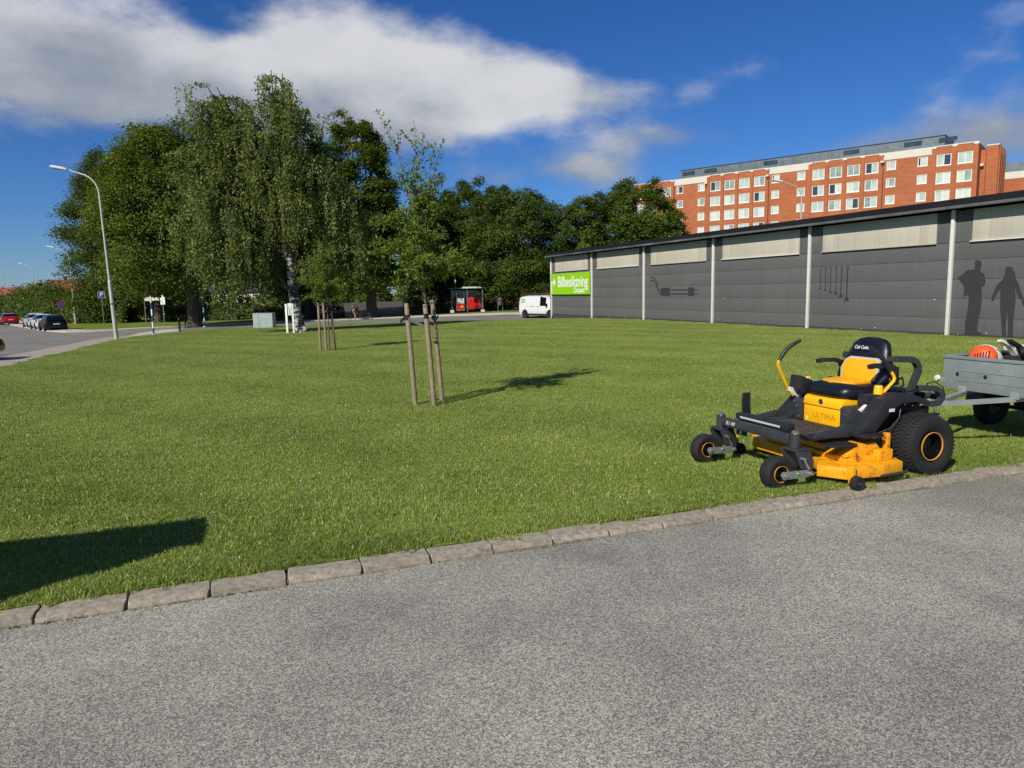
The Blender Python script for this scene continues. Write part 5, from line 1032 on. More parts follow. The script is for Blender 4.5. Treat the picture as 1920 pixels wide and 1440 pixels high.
# ------------------------------------------------------------------ cars and van
M_GLASS = mat('tinted_glass', '#10151a', .06, spec=.8); M_TAIL = mat('tail_lamp', '#8a1a14', .3); M_PLATE = mat('number_plate', '#cfcfca', .5); M_CWHEEL = mat('alloy', '#8f9092', .35, .6); M_HEADL = mat('headlamp', '#aab0b2', .1, .3)
def paint(name, c): return mat(name, c, .22, 0, coat=.6, var=.03, vscale=3)
def car(label, loc, rz, m_, kind='hatch', L=4.2, W=1.78, H=1.47, group='cars along the street', wr=.315):
    """x=0 at the rear bumper, nose at +x; body is a loft of cross sections"""
    o = empty('parked_car', (*loc, tzf(*loc) - .06), rz, label, 'car', group); hw = W / 2
    # x, belt z, top z, half width at belt, half width at roof, is there cabin
    if kind == 'hatch': st_ = [(0, .62, .74, .80, .70, 0), (.06, .86, .98, .93, .80, 0), (.16, .93, 1.06, .96, .74, 1), (.50, .94, 1.40, .985, .66, 1), (.85, .94, 1.455, 1, .66, 1), (1.5, .93, 1.47, 1, .67, 1), (2.3, .91, 1.44, 1, .66, 1), (2.62, .90, 1.33, .995, .67, 1), (3.10, .89, .98, .98, .76, 1), (3.45, .84, .90, .97, .78, 0), (3.98, .76, .82, .94, .74, 0), (4.14, .66, .74, .88, .70, 0), (4.2, .52, .62, .82, .66, 0)]
    elif kind == 'suv': st_ = [(0, .66, .82, .84, .72, 0), (.06, .92, 1.02, .95, .82, 0), (.16, 1.0, 1.12, .97, .76, 1), (.42, 1.0, 1.46, .985, .68, 1), (.8, 1.0, 1.55, 1, .68, 1), (1.6, .98, 1.58, 1, .69, 1), (2.4, .96, 1.54, 1, .68, 1), (2.75, .95, 1.40, .995, .69, 1), (3.2, .95, 1.05, .98, .78, 1), (3.6, .90, .97, .97, .80, 0), (4.05, .78, .84, .92, .70, 0), (4.3, .55, .62, .74, .55, 0)]
    sx = L / st_[-1][0]; rings = []; n = 8
    for x, zb_, zt_, wb, wt, cab in st_:
        zt = zt_ * H / 1.47 if kind == 'hatch' else zt_ * H / 1.58; zb2 = min(zb_ * H / (1.47 if kind == 'hatch' else 1.58), zt - .02); z0 = .20 if .1 < x < L - .2 else .32
        rings.append([(x * sx, 0, z0), (x * sx, hw * wb * .86, z0), (x * sx, hw * wb * .97, z0 + .10), (x * sx, hw * wb, (z0 + zb2) / 2 + .06), (x * sx, hw * wb * .985, zb2), (x * sx, hw * wt + .02, zt - .05 if cab else zt - .015), (x * sx, hw * wt * .75, zt - .004), (x * sx, 0, zt)])
    body = MB(); side = [MB(), MB()]; rear = MB(); front = MB()
    for sgn in (1, -1):
        for i in range(len(rings) - 1):
            for k in range(n - 1):
                q = [rings[i][k], rings[i + 1][k], rings[i + 1][k + 1], rings[i][k + 1]]; q = [(a, b_ * sgn, c) for a, b_, c in q]
                if sgn < 0: q = q[::-1]
                c0, c1 = st_[i][5], st_[i + 1][5]; tgt = body
                if k == 4 and c0 and c1 and 2 <= i: tgt = side[0 if sgn > 0 else 1]
                if k >= 5 and i in (2,): tgt = rear
                if k >= 5 and c0 and c1 and st_[i + 1][2] < st_[i][2] - .2 and i > 4: tgt = front
                tgt.add(q, [(0, 1, 2, 3)])
        for idx, flip in ((0, 1), (len(rings) - 1, -1)):
            q = [(a, b_ * sgn, c) for a, b_, c in rings[idx]]
            if sgn * flip < 0: q = q[::-1]
            body.add(q, [tuple(range(n))])
    def weld(mb, name, mm_):
        me = mb.mesh(name, 50); b = bmesh.new(); b.from_mesh(me); bmesh.ops.remove_doubles(b, verts=list(b.verts), dist=.002); bmesh.ops.recalc_face_normals(b, faces=list(b.faces)); b.to_mesh(me); b.free(); me.set_sharp_from_angle(angle=R(50)); return link(name, me, mm_, o)
    weld(body, 'body', m_)
    for s_2 in side: weld(s_2, 'side_window', M_GLASS)
    weld(rear, 'rear_window', M_GLASS)
    if front.v: weld(front, 'windscreen', M_GLASS)
    for s in (-1, 1):
        for px_ in (1.55, 2.35):
            MB().box(px_ - .035, px_ + .035, s * hw * .985 - .02 * s - .012, s * hw * .985 - .02 * s + .012, .93 * H / 1.5, 1.0 * H / 1.5).build('door_pillar', m_, o)
        MB().prism([(.02, .70), (.26, .72), (.30, .95), (.05, .97)], s * hw * .93 - .06, s * hw * .93 + .035, 'xz', .01).build('tail_lamp', M_TAIL, o)
        MB().box(L - .42, L - .14, s * hw * .80 - .08, s * hw * .80 + .08, .60, .70, .02).build('headlamp', M_HEADL, o)
        MB().box(2.75 * sx, 2.9 * sx, s * (hw + .06) - .07, s * (hw + .06) + .07, .93, 1.06, .025).build('mirror', m_, o)
        for xw in (.78, L - .82):
            MB().lathe([(wr + .07, 0), (wr + .07, s * .02), (0, s * .02)], 24, 'y', (xw, s * (hw - .012), wr + .03)).build('wheel_arch', M_BLK, o)
            wl = empty('wheel', (xw, s * (hw - .10), wr)); wl.parent = o
            MB().lathe([(.20, -.10), (wr - .02, -.10), (wr, -.07), (wr, .07), (wr - .02, .115), (.20, .115)], 26, 'y', closed=True).build('tyre', M_TYRE, wl)
            MB().lathe([(.205, s * .115), (.17, s * .09), (.06, s * .105), (0, s * .105)], 10, 'y').build('rim', M_CWHEEL, wl)
    MB().box(-.025, .02, -.26, .26, .60, .71).build('number_plate', M_PLATE, o); MB().box(-.03, .2, -hw * .80, hw * .80, .30, .44, .02).build('rear_bumper', M_BLK, o)
    return o
HEAD = math.atan2(.75, -.66)
car('black hatchback parked nearest the corner by the no parking sign', (-41.4, 65.0), HEAD, mat('black_paint', '#07080a', .3, spec=.3, coat=.15), 'hatch', 4.25, 1.79, 1.48)
car('white compact car parked directly in front of the black hatchback', (-45.6, 70.0), HEAD, paint('white_paint', '#d8d8d4'), 'hatch', 4.1, 1.74, 1.50)
car('silver white car parked ahead of the white compact car', (-49.8, 75.2), HEAD, paint('silver_paint', '#c3c7ca'), 'suv', 4.4, 1.82, 1.56)
car('bright red hatchback parked further up the street', (-62.2, 88.8), HEAD, paint('red_paint', '#b0101a'), 'hatch', 4.2, 1.78, 1.46)
car('pale silver car partly hidden ahead of the red hatchback', (-68.5, 94.5), HEAD, paint('pale_silver', '#b3bcc0'), 'hatch', 4.2, 1.78, 1.5)
car('dark red car entering at the left edge, only its end showing', (-21.9, 23.3), R(18), paint('dark_red_paint', '#7a0a12'), 'hatch', 4.3, 1.8, 1.45)

def van():
    m_ = paint('van_white', '#dcdcd8'); Lv, Wv, Hv = 4.95, 1.92, 1.92; hw = Wv / 2
    loc = (1.45, 61.3); rz = math.atan2(-.80, .60)
    o = empty('panel_van', (*loc, tzf(*loc) - .06), rz, 'white panel van with a green sticker, half hidden behind the workshop corner', 'van')
    st_ = [(0, .5, 1.10, .90, .80), (.05, .95, 1.70, .97, .84), (.25, 1.0, 1.86, 1, .86), (1.0, 1.0, 1.92, 1, .86), (2.6, 1.0, 1.92, 1, .86), (2.85, 1.05, 1.91, 1, .86), (3.62, 1.05, 1.80, 1, .85), (3.72, 1.05, 1.76, 1, .85), (4.25, 1.03, 1.22, .985, .88), (4.45, .95, 1.08, .97, .86), (4.85, .75, .86, .9, .74), (4.95, .55, .6, .8, .6)]
    rings = []
    for x, zb_, zt, wb, wt in st_:
        zb2 = min(zb_, zt - .02); rings.append([(x, 0, .25), (x, hw * wb * .9, .25), (x, hw * wb * .985, .38), (x, hw * wb, .75 if zt > .9 else zt - .2), (x, hw * wb * .99, zb2), (x, hw * wt + .03, zt - .09), (x, hw * wt * .8, zt - .01), (x, 0, zt)])
    body = MB(); ws_ = MB(); sw = [MB(), MB()]; n = 8
    for si, sgn in enumerate((1, -1)):
        for i in range(len(rings) - 1):
            for k in range(n - 1):
                q = [(a, b_ * sgn, c) for a, b_, c in (rings[i][k], rings[i + 1][k], rings[i + 1][k + 1], rings[i][k + 1])]
                if sgn < 0: q = q[::-1]
                tgt = ws_ if (i == 7 and k >= 6) else (sw[si] if (i == 5 and k == 4) else body); tgt.add(q, [(0, 1, 2, 3)])
        for idx, fl_ in ((0, 1), (len(rings) - 1, -1)):
            q = [(a, b_ * sgn, c) for a, b_, c in rings[idx]]; body.add(q if sgn * fl_ > 0 else q[::-1], [tuple(range(n))])
    for mb, nm, mm_ in ((body, 'body', m_), (ws_, 'windscreen', M_GLASS), (sw[0], 'side_window', M_GLASS), (sw[1], 'side_window', M_GLASS)):
        me = mb.mesh(nm, 50); b = bmesh.new(); b.from_mesh(me); bmesh.ops.remove_doubles(b, verts=list(b.verts), dist=.002); bmesh.ops.recalc_face_normals(b, faces=list(b.faces)); b.to_mesh(me); b.free(); me.set_sharp_from_angle(angle=R(50)); link(nm, me, mm_, o)
    for s in (-1, 1):
        for xw in (.88, 4.1):
            MB().lathe([(.40, 0), (.40, s * .02), (0, s * .02)], 24, 'y', (xw, s * (hw - .012), .36)).build('wheel_arch', M_BLK, o); wl = empty('wheel', (xw, s * (hw - .10), .33)); wl.parent = o
            MB().lathe([(.20, -.1), (.31, -.1), (.33, -.07), (.33, .07), (.31, .115), (.2, .115)], 26, 'y', closed=True).build('tyre', M_TYRE, wl); MB().lathe([(.205, s * .115), (.15, s * .09), (0, s * .1)], 10, 'y').build('rim', M_CWHEEL, wl)
        MB().box(1.2, 3.75, s * hw - .012, s * hw + .014, .30, .42, .006).build('sill_trim', M_BLK, o)
        for a in (1.75, 2.55): MB().box(a, a + .20, s * hw * .99 - .01, s * hw * .99 + .02, 1.0, 1.04, .006).build('door_handle', M_BLK, o)
        for a in (.95, 2.62, 3.62): MB().box(a, a + .008, s * hw * .995 - .006, s * hw * .995 + .004, .45, .98).build('door_gap', M_BLK, o)
        MB().box(.9, 2.6, s * hw * .995 - .006, s * hw * .995 + .004, .985, .995).build('door_rail', M_BLK, o)
        MB().box(3.70, 3.86, s * (hw + .10) - .09, s * (hw + .10) + .09, 1.02, 1.26, .03).build('mirror', M_BLK, o); MB().box(-.01, .06, s * hw * .9 - .06, s * hw * .9 + .06, .85, 1.35, .01).build('tail_lamp', M_TAIL, o)
    MB().box(.35, .85, -hw * .955 - .012, -hw * .93, 1.30, 1.66).build('sticker', mat('green_sticker', '#8fc39c', .5), o)
    rk = MB()
    for x in (.5, 1.5, 2.5): rk.box(x, x + .05, -.75, .75, 1.98, 2.02)
    for y in (-.75, .75): rk.box(.3, 2.9, y - .02, y + .02, 2.02, 2.06); rk.box(.5, .55, y - .03, y + .03, 1.86, 1.98); rk.box(2.5, 2.55, y - .03, y + .03, 1.86, 1.98)
    rk.build('roof_rack', M_STEEL, o)
van()

# ------------------------------------------------------------------ street lamps
M_LAMP = mat('galvanised_lamp_post', '#b9b8ab', .5, .3, var=.1, vscale=3); M_HEADW = mat('lamp_head_white', '#c8c8c4', .4)
def lamp(label, loc, arm_dir, group='street lamps along the left street', H=9.6, lean=0.0):
    o = empty('street_lamp', (*loc, tzf(*loc) - .1), 0, label, 'lamp', group); d = Vector((*arm_dir, 0)).normalized()
    MB().tube([(0, 0, 0), (0, 0, 3.3), (0, 0, 3.32), (0, 0, 3.36)], [.115, .10, .098, .07], 14).build('lower_post', M_LAMP, o)
    P = [Vector((0, 0, 3.3)), Vector((0, 0, H - 1.7))]
    for k in range(1, 7): a = k / 6 * R(66); P.append(Vector((0, 0, H - 1.7)) + d * (1 - math.cos(a)) * 1.1 + Vector((0, 0, math.sin(a) * 1.1)))
    P.append(P[-1] + d * .95 + Vector((0, 0, .34)))
    MB().tube(P, [.07, .055] + [.045] * 6 + [.035], 12).build('upper_post', M_LAMP, o)
    h = P[-1]; hd = empty('lamp_head', h, 0); hd.parent = o; hd.matrix_local = frame(h, d, Vector((-d.y, d.x, 0)), (0, 0, 1)) @ Matrix.Rotation(R(-12), 4, 'Y')
    MB().prism([(-.15, -.05), (.10, -.06), (.68, -.05), (.72, 0), (.66, .06), (.05, .08), (-.15, .03)], -.14, .14, 'xz', .02).build('housing', M_HEADW, hd); MB().box(.12, .62, -.11, .11, -.085, -.062, .008).build('lens', mat('lamp_lens', '#5a5c5e', .3), hd)
    MB().lathe([(.118, 2.05), (.124, 2.05), (.124, 2.1), (.118, 2.1)], 14, 'z', closed=True).build('band', M_BLK, o)
    return o
AD = (-.93, -.10)
lamp('nearest tall street lamp at the lawn corner', (-22.03, 39.7), AD, H=9.75).rotation_euler = (0, R(-1.5), 0)
lamp('street lamp behind the no parking sign, its head showing beside the linden', (-51.0, 83.6), AD, H=9.3)
lamp('street lamp behind the black hatchback', (-85.5, 129.0), AD, H=10.0)
lamp('street lamp just right of the red hatchback', (-113.0, 160.5), AD, H=10.0)
lamp('farthest street lamp at the left edge of the picture', (-139.5, 190.0), AD, H=10.5)
lamp('street lamp rising behind the workshop roof in front of the brick block', (23.0, 57.0), (-1, .1), None, 10.6)

# ------------------------------------------------------------------ signs, posts and street furniture
M_BLUE = mat('sign_blue', '#1f4aa0', .5); M_POSTG = mat('grey_post', '#85857f', .6, .2); M_NPRED = mat('sign_red', '#a02030', .5); M_SBACK = mat('sign_back', '#8f9290', .6)
def sign_frame(loc): # sign faces the camera side
    d = Vector((-loc[0], -loc[1], 0)).normalized(); return math.atan2(d.y, d.x)
def parking_sign(label, loc, z, sz, h):
    o = empty('parking_sign', (*loc, tzf(*loc)), sign_frame(loc), label, 'sign', 'blue parking signs'); MB().tube([(0, 0, -.1), (0, 0, h)], .03, 10).build('post', M_POSTG, o)
    p = MB().box(.032, .042, -sz / 2, sz / 2, z - sz / 2, z + sz / 2, .003).build('plate', M_BLUE, o); me = text_mesh('P', sz * .95, .001, 0, 1, .012); me.materials.append(M_WHITE); q = link('lettering', me, None, p); q.matrix_local = frame((.044, 0, z), (0, 1, 0), (0, 0, 1), (1, 0, 0))
    br_ = MB()
    for a in ((-sz / 2, sz / 2, z - sz / 2, z - sz / 2 + .025), (-sz / 2, sz / 2, z + sz / 2 - .025, z + sz / 2), (-sz / 2, -sz / 2 + .025, z - sz / 2 + .026, z + sz / 2 - .026), (sz / 2 - .025, sz / 2, z - sz / 2 + .026, z + sz / 2 - .026)): br_.box(.0425, .0445, *a)
    br_.build('border', M_WHITE, p); return o
parking_sign('blue P sign beside the nearest street lamp', (-40.15, 70.4), 3.15, .62, 3.5)
parking_sign('smaller blue parking sign behind the white compact car', (-58.6, 92.4), 2.35, .66, 2.8)
o = empty('no_parking_sign', (-46.9, 74.6, tzf(-46.9, 74.6)), sign_frame((-46.9, 74.6)), 'round blue and red no parking sign behind the black hatchback', 'sign'); MB().tube([(0, 0, -.1), (0, 0, 2.6)], .03, 10).build('post', M_POSTG, o)
p = MB().lathe([(0, .045), (.27, .045), (.27, .033)], 28, 'x', (0, 0, 2.3)).build('plate', M_BLUE, o); MB().lathe([(.27, .047), (.36, .047), (.36, .033), (.27, .033)], 28, 'x', (0, 0, 2.3), True).build('red_rim', M_NPRED, p); MB().prism([(-.20, -.16), (-.16, -.20), (.20, .16), (.16, .20)], .0475, .049, 'yz').xf(Matrix.Translation((0, 0, 2.3))).build('red_bar', M_NPRED, p)
M_STB = mat('post_blue', '#1d3f8c', .5)
def striped(label, loc, h, frames_):
    o = empty('striped_post', (*loc, tzf(*loc)), R(27), label, 'post', 'blue and white striped posts'); n = int(h / .42)
    for k in range(n): MB().lathe([(.05, k * .42 + .002), (.052, k * .42 + .002), (.052, k * .42 + .418), (.05, k * .42 + .418)], 14, 'z', closed=True).build('stripe', M_STB if k % 2 == 0 else M_WHITE, o)
    MB().tube([(0, 0, -.1), (0, 0, h + .05)], .0495, 12).build('post', M_POSTG, o); MB().tube([(0, 0, .001), (0, 0, .06)], .13, 12).build('base', M_WHITE, o)
    if frames_:
        for x in (-.14, .12): MB().box(x - .02, x + .02, -.35, .3, h + .05, h + .95, .004).build('sign_panel', M_PLA, o)
        MB().tube([(0, 0, h), (0, 0, h + .95)], .04, 8).build('upper_post', M_BLK, o)
    return o
striped('blue and white striped post with dark sign panels by the street name sign', (-23.75, 47.3), 2.6, True); striped('blue and white striped post half hidden under the birch', (-26.6, 61.9), 2.4, False)
def bollard(label, loc):
    o = empty('bollard', (*loc, tzf(*loc)), 0, label, 'bollard', 'black bollards'); MB().lathe([(.085, -.1), (.085, .10), (.07, .11), (.068, .86), (.075, .87), (.075, .90)], 16, 'z').build('shaft', M_BLK, o); MB().lathe([(.075, .90), (.09, .92), (.08, .98), (.04, 1.02), (0, 1.03)], 16, 'z').build('cap', M_PLA, o)
bollard('black bollard at the edge of the lawn', (-24.74, 53.2)); bollard('black bollard right beside the big maple trunk', (-28.9, 64.0) if False else (-29.3, 64.2))
o = empty('street_name_sign', (-34.2, 66.9, tzf(-34.2, 66.9)), 0, 'white street name sign on a thin grey post', 'sign'); MB().tube([(0, 0, -.1), (0, 0, 2.75)], .035, 10).build('post', M_POSTG, o); MB().box(.04, 1.42, -.012, .012, 2.42, 2.74, .006).build('blade', mat('sign_white', '#d5d3cc', .6), o)
o = empty('grey_post', (-24.7, 68.9, tzf(-24.7, 68.9)), 0, 'thin grey lamp post between the birch branches and the pavement', 'post'); MB().tube([(0, 0, -.1), (0, 0, .2), (0, 0, .22), (0, 0, 4.6)], [.10, .10, .05, .04], 10).build('shaft', M_POSTG, o); MB().lathe([(0, 4.9), (.15, 4.85), (.17, 4.62), (.05, 4.58)], 14, 'z').build('lamp_top', M_HEADW, o)
o = empty('info_post', (-36.9, 76.0, tzf(-36.9, 76.0)), -.45, 'small white information board on a post under the maples', 'sign'); MB().tube([(0, 0, -.1), (0, 0, 2.4)], .05, 10).build('post', M_POSTG, o); MB().prism([(-.35, 2.0), (.35, 2.0), (.35, 2.7), (0, 3.05), (-.35, 2.7)], -.03, .03, 'xz', .01).build('board', M_WHITE, o)
# galvanised cabinet
cb_ = empty('metal_cabinet', (-19.1, 55.3, tzf(-19.1, 55.3)), R(-6), 'low galvanised metal cabinet beyond the lawn, left of the birch', 'cabinet'); M_CAB = mat('cabinet_zinc', '#a7b3af', .55, .0, var=.1, vscale=4)
MB().box(-.78, .78, -.3, .3, -.1, 1.12, .01).build('case', M_CAB, cb_); MB().box(-.80, .80, -.33, .33, 1.121, 1.15, .006).build('lid', M_CAB, cb_)
x = -.76
while x < .74:
    MB().box(x, x + .055, -.315, -.302, .03, 1.08).build('rib', M_CAB, cb_); x += .085
MB().box(-.30, -.285, -.322, -.316, .02, 1.09).build('door_gap', M_BLK, cb_)
# board fence round the birch trunk with a poster
bg = empty('trunk_guard', (-12.35, 39.35, tzf(-12.35, 39.35)), 0, 'white wooden posts with a green poster around the birch trunk', 'guard')
for (x, y, h) in ((-.18, .5, 1.62), (.0, 0, 1.60), (.42, -.25, 1.64)): MB().box(x - .045, x + .045, y - .02, y + .02, -.2, h, .004).build('board', M_WHITE, bg)
MB().box(.17, .40, -.29, -.272, 1.0, 1.66, .003).build('poster', mat('poster_green', '#ccd9c6', .6, var=.25, vscale=9), bg); MB().tube([(.2, -.293, 1.5), (.29, -.293, 1.28), (.24, -.293, 1.05)], .012, 5).build('poster_drawing', M_PLA, bg)
# bus shelter
sh = empty('bus_shelter', (-4.55, 75.3, tzf(-4.55, 75.3) + .03), R(6), 'glass bus shelter with red posters across the street', 'shelter'); M_SHF = mat('shelter_frame', '#7a7e80', .5, .3); M_SGL = mat('shelter_glass', '#c8d4d4', .02, trans=.92, spec=.5); M_RED = mat('red_poster', '#c81418', .5); M_SHR = mat('shelter_roof', '#3f4345', .6)
MB().box(-2.0, 2.0, -.85, .85, 2.45, 2.58, .02).build('roof', M_SHR, sh); MB().box(-.5, 1.5, -.9, -.855, 2.50, 2.66, .01).build('roof_sign', M_HEADW, sh)
for x in (-1.6, 0, 1.6):
    for y in (-.65, .65): MB().box(x - .04, x + .04, y - .04, y + .04, 0, 2.449, .006).build('post', M_SHF, sh)
for x0 in (-1.555, .045): MB().box(x0, x0 + 1.51, .64, .655, .28, 2.30).build('glass_pane', M_SGL, sh)
for x in (-1.6, 1.6): MB().box(x - .007, x + .007, -.6, .6, .28, 2.30).build('glass_pane', M_SGL, sh)
for x in (-1.6, 1.6): MB().box(x - .2, x + .2, -.70, -.60, .001, .27, .01).build('foot_box', M_HEADW, sh)
MB().box(-1.15, -.30, -.72, -.58, .18, 2.05, .01).build('poster_case', M_SHF, sh); MB().box(-1.10, -.35, -.735, -.722, .30, .95).build('red_poster', M_RED, sh); MB().box(-1.10, -.35, -.735, -.722, .955, 1.50).build('white_poster', M_HEADW, sh); MB().box(-1.10, -.35, -.735, -.722, 1.505, 2.0).build('dark_poster', M_GLASS, sh); MB().box(-.75, -.42, -.74, -.7355, .52, .74).build('poster_print', M_ODEC, sh)
MB().box(-.05, .72, -.62, -.52, .32, 1.58, .01).build('red_panel', M_RED, sh); MB().box(.75, 1.5, .56, .63, .4, 1.5, .01).build('red_back_panel', M_RED, sh); MB().box(.2, 1.4, .2, .5, .42, .47, .01).build('bench', M_SHF, sh)
MB().tube([(-1.2, -.2, 2.58), (-1.2, -.2, 3.1)], .03, 8).build('mast', M_SHF, sh); MB().box(-1.28, -1.12, -.25, -.15, 3.05, 3.4, .02).build('mast_box', M_HEADW, sh)
o = empty('litter_bin', (-1.05, 74.2, tzf(-1.05, 74.2)), 0, 'grey litter bin on two legs right of the bus shelter', 'bin'); M_BIN = mat('bin_grey', '#5b6062', .5, .2)
for x in (-.24, .24): MB().tube([(x, 0, -.05), (x, 0, 1.0)], .025, 8).build('leg', M_POSTG, o)
MB().lathe([(.19, .62), (.22, .66), (.24, 1.20), (.21, 1.34), (.12, 1.42), (0, 1.43)], 18, 'z').build('drum', M_BIN, o); MB().box(-.14, .14, -.255, -.22, 1.12, 1.22, .01).build('slot', M_BLK, o)
o = empty('white_post', (1.9, 79.0, tzf(1.9, 79.0)), 0, 'thin white post with a small sign behind the van', 'post'); MB().tube([(0, 0, -.1), (0, 0, 2.1)], .05, 8).build('shaft', M_HEADW, o); MB().box(-.18, .18, -.07, -.052, 1.7, 2.1, .004).build('plate', mat('yellow_plate', '#b0a060', .6), o)

# cyclist
bkx, bky = -14.7, 67.6; hz = tzf(bkx, bky) + .03
by_ = empty('bicycle', (bkx, bky, hz), R(183), 'bicycle ridden along the pavement to the left', 'bicycle'); M_BIKE = mat('bike_frame', '#1a1c1f', .4)
for x in (-.52, .54):
    wl = empty('wheel', (x, 0, .345)); wl.parent = by_; vs_ = MB()
    ring = [(.345 * math.cos(a), 0, .345 * math.sin(a)) for a in np.linspace(0, 2 * math.pi, 25)]; MB().tube(ring, .02, 6, cap=False).build('tyre', M_TYRE, wl); sp_ = MB()
    for k in range(10): a = k * .628; sp_.tube([(0, 0, 0), (.33 * math.cos(a), 0, .33 * math.sin(a))], .003, 3)
    sp_.build('spokes', M_CHR, wl)
MB().tube([(-.52, 0, .345), (-.16, 0, .86)], .015, 8).tube([(-.52, 0, .345), (-.08, 0, .30)], .014, 8).tube([(-.08, 0, .30), (-.17, 0, .90)], .018, 8).tube([(-.08, 0, .30), (.40, 0, .74)], .02, 8).tube([(-.16, 0, .80), (.38, 0, .84)], .018, 8).tube([(.37, 0, .95), (.42, 0, .72), (.54, 0, .345)], .016, 8).build('frame', M_BIKE, by_)
MB().tube([(.37, 0, .95), (.34, 0, 1.05)], .014, 8).tube([(.26, -.28, 1.06), (.34, -.1, 1.05), (.34, .1, 1.05), (.26, .28, 1.06)], .013, 8).build('handlebar', M_BIKE, by_); MB().prism([(-.30, .91), (-.04, .93), (-.04, .96), (-.30, .97)], -.08, .08, 'xz', .012).build('saddle', M_BLK, by_); MB().lathe([(.09, -.01), (.095, 0), (.09, .01)], 18, 'y', (-.08, .05, .30)).tube([(-.08, .07, .30), (-.02, .12, .15)], .012, 6).tube([(-.08, -.07, .30), (-.14, -.12, .45)], .012, 6).build('crank', M_STEEL, by_)
def skin_body(name, verts, edges, rad, m_, parent, sub=2):
    me = bpy.data.meshes.new(name); me.from_pydata(verts, edges, []); ob = bpy.data.objects.new(name, me); COL.objects.link(ob)
    md = ob.modifiers.new('s', 'SKIN'); md.use_smooth_shade = True
    for v, r_2 in zip(me.skin_vertices[0].data, rad): v.radius = (r_2, r_2)
    me.skin_vertices[0].data[0].use_root = True
    sb = ob.modifiers.new('u', 'SUBSURF'); sb.levels = sb.render_levels = sub
    dg = bpy.context.evaluated_depsgraph_get(); nm = bpy.data.meshes.new_from_object(ob.evaluated_get(dg)); bpy.data.objects.remove(ob); nm.materials.clear()
    return link(name, nm, m_, parent)
pr = empty('person', (bkx, bky, hz), R(183), 'cyclist in a grey top and dark shorts leaning forward over the handlebar', 'person')
M_SKIN = mat('skin', '#b98a6c', .6); M_TOP = mat('grey_top', '#59626e', .8); M_SHORT = mat('dark_shorts', '#1b1c20', .8); M_HAIR = mat('brown_hair', '#33241b', .8); M_SOCK = mat('pale_sock', '#c9bf8a', .8); M_SHOE = mat('dark_shoe', '#222224', .7)
V = [(-.17, 0, 1.02), (-.08, 0, 1.20), (.06, 0, 1.40), (.12, 0, 1.50), (.17, 0, 1.60), (.20, 0, 1.68),
     (.06, .17, 1.41), (.18, .24, 1.20), (.27, .26, 1.07), (.06, -.17, 1.41), (.18, -.24, 1.20), (.27, -.26, 1.07),
     (-.15, .10, .98), (.20, .12, .82), (.04, .12, .48), (-.02, .13, .20), (.10, .13, .15), (-.15, -.10, .98), (.10, -.12, .86), (-.12, -.12, .62), (-.15, -.12, .50), (-.02, -.13, .46)]
E_ = [(0, 1), (1, 2), (2, 3), (3, 4), (4, 5), (2, 6), (6, 7), (7, 8), (2, 9), (9, 10), (10, 11), (0, 12), (12, 13), (13, 14), (14, 15), (15, 16), (0, 17), (17, 18), (18, 19), (19, 20), (20, 21)]
RD = [.14, .14, .15, .055, .09, .075, .065, .042, .032, .065, .042, .032, .11, .075, .055, .036, .03, .11, .075, .055, .036, .03]
skin_body('body', V, E_, RD, M_SKIN, pr)
skin_body('shirt', [V[0], V[1], V[2], (.10, 0, 1.45), V[6], (.11, .21, 1.31), V[9], (.11, -.21, 1.31)], [(0, 1), (1, 2), (2, 3), (2, 4), (4, 5), (2, 6), (6, 7)], [.18, .182, .19, .10, .105, .078, .105, .078], M_TOP, pr)
skin_body('shorts', [(-.17, 0, 1.03), V[12], (.10, .115, .87), V[17], (.02, -.115, .89)], [(0, 1), (1, 2), (0, 3), (3, 4)], [.155, .128, .10, .128, .10], M_SHORT, pr)
hb = bmesh.new(); bmesh.ops.create_uvsphere(hb, u_segments=14, v_segments=10, radius=.105)
for v in list(hb.verts):
    if v.co.x > .055 and v.co.z < .03: v.co *= .8
MB().bm(hb, True, Matrix.Translation((.165, 0, 1.655))).build('hair', M_HAIR, pr)
MB().prism([(.275, 1.60), (.30, 1.615), (.275, 1.66)], -.014, .014, 'xz').build('nose', M_SKIN, pr)
MB().box(-.03, .20, .095, .165, .09, .155, .025).build('shoe', M_SHOE, pr); MB().box(-.15, .08, -.165, -.095, .40, .465, .025).build('shoe', M_SHOE, pr); MB().tube([(-.01, .13, .22), (.0, .128, .36)], [.046, .054], 10).build('sock', M_SOCK, pr)

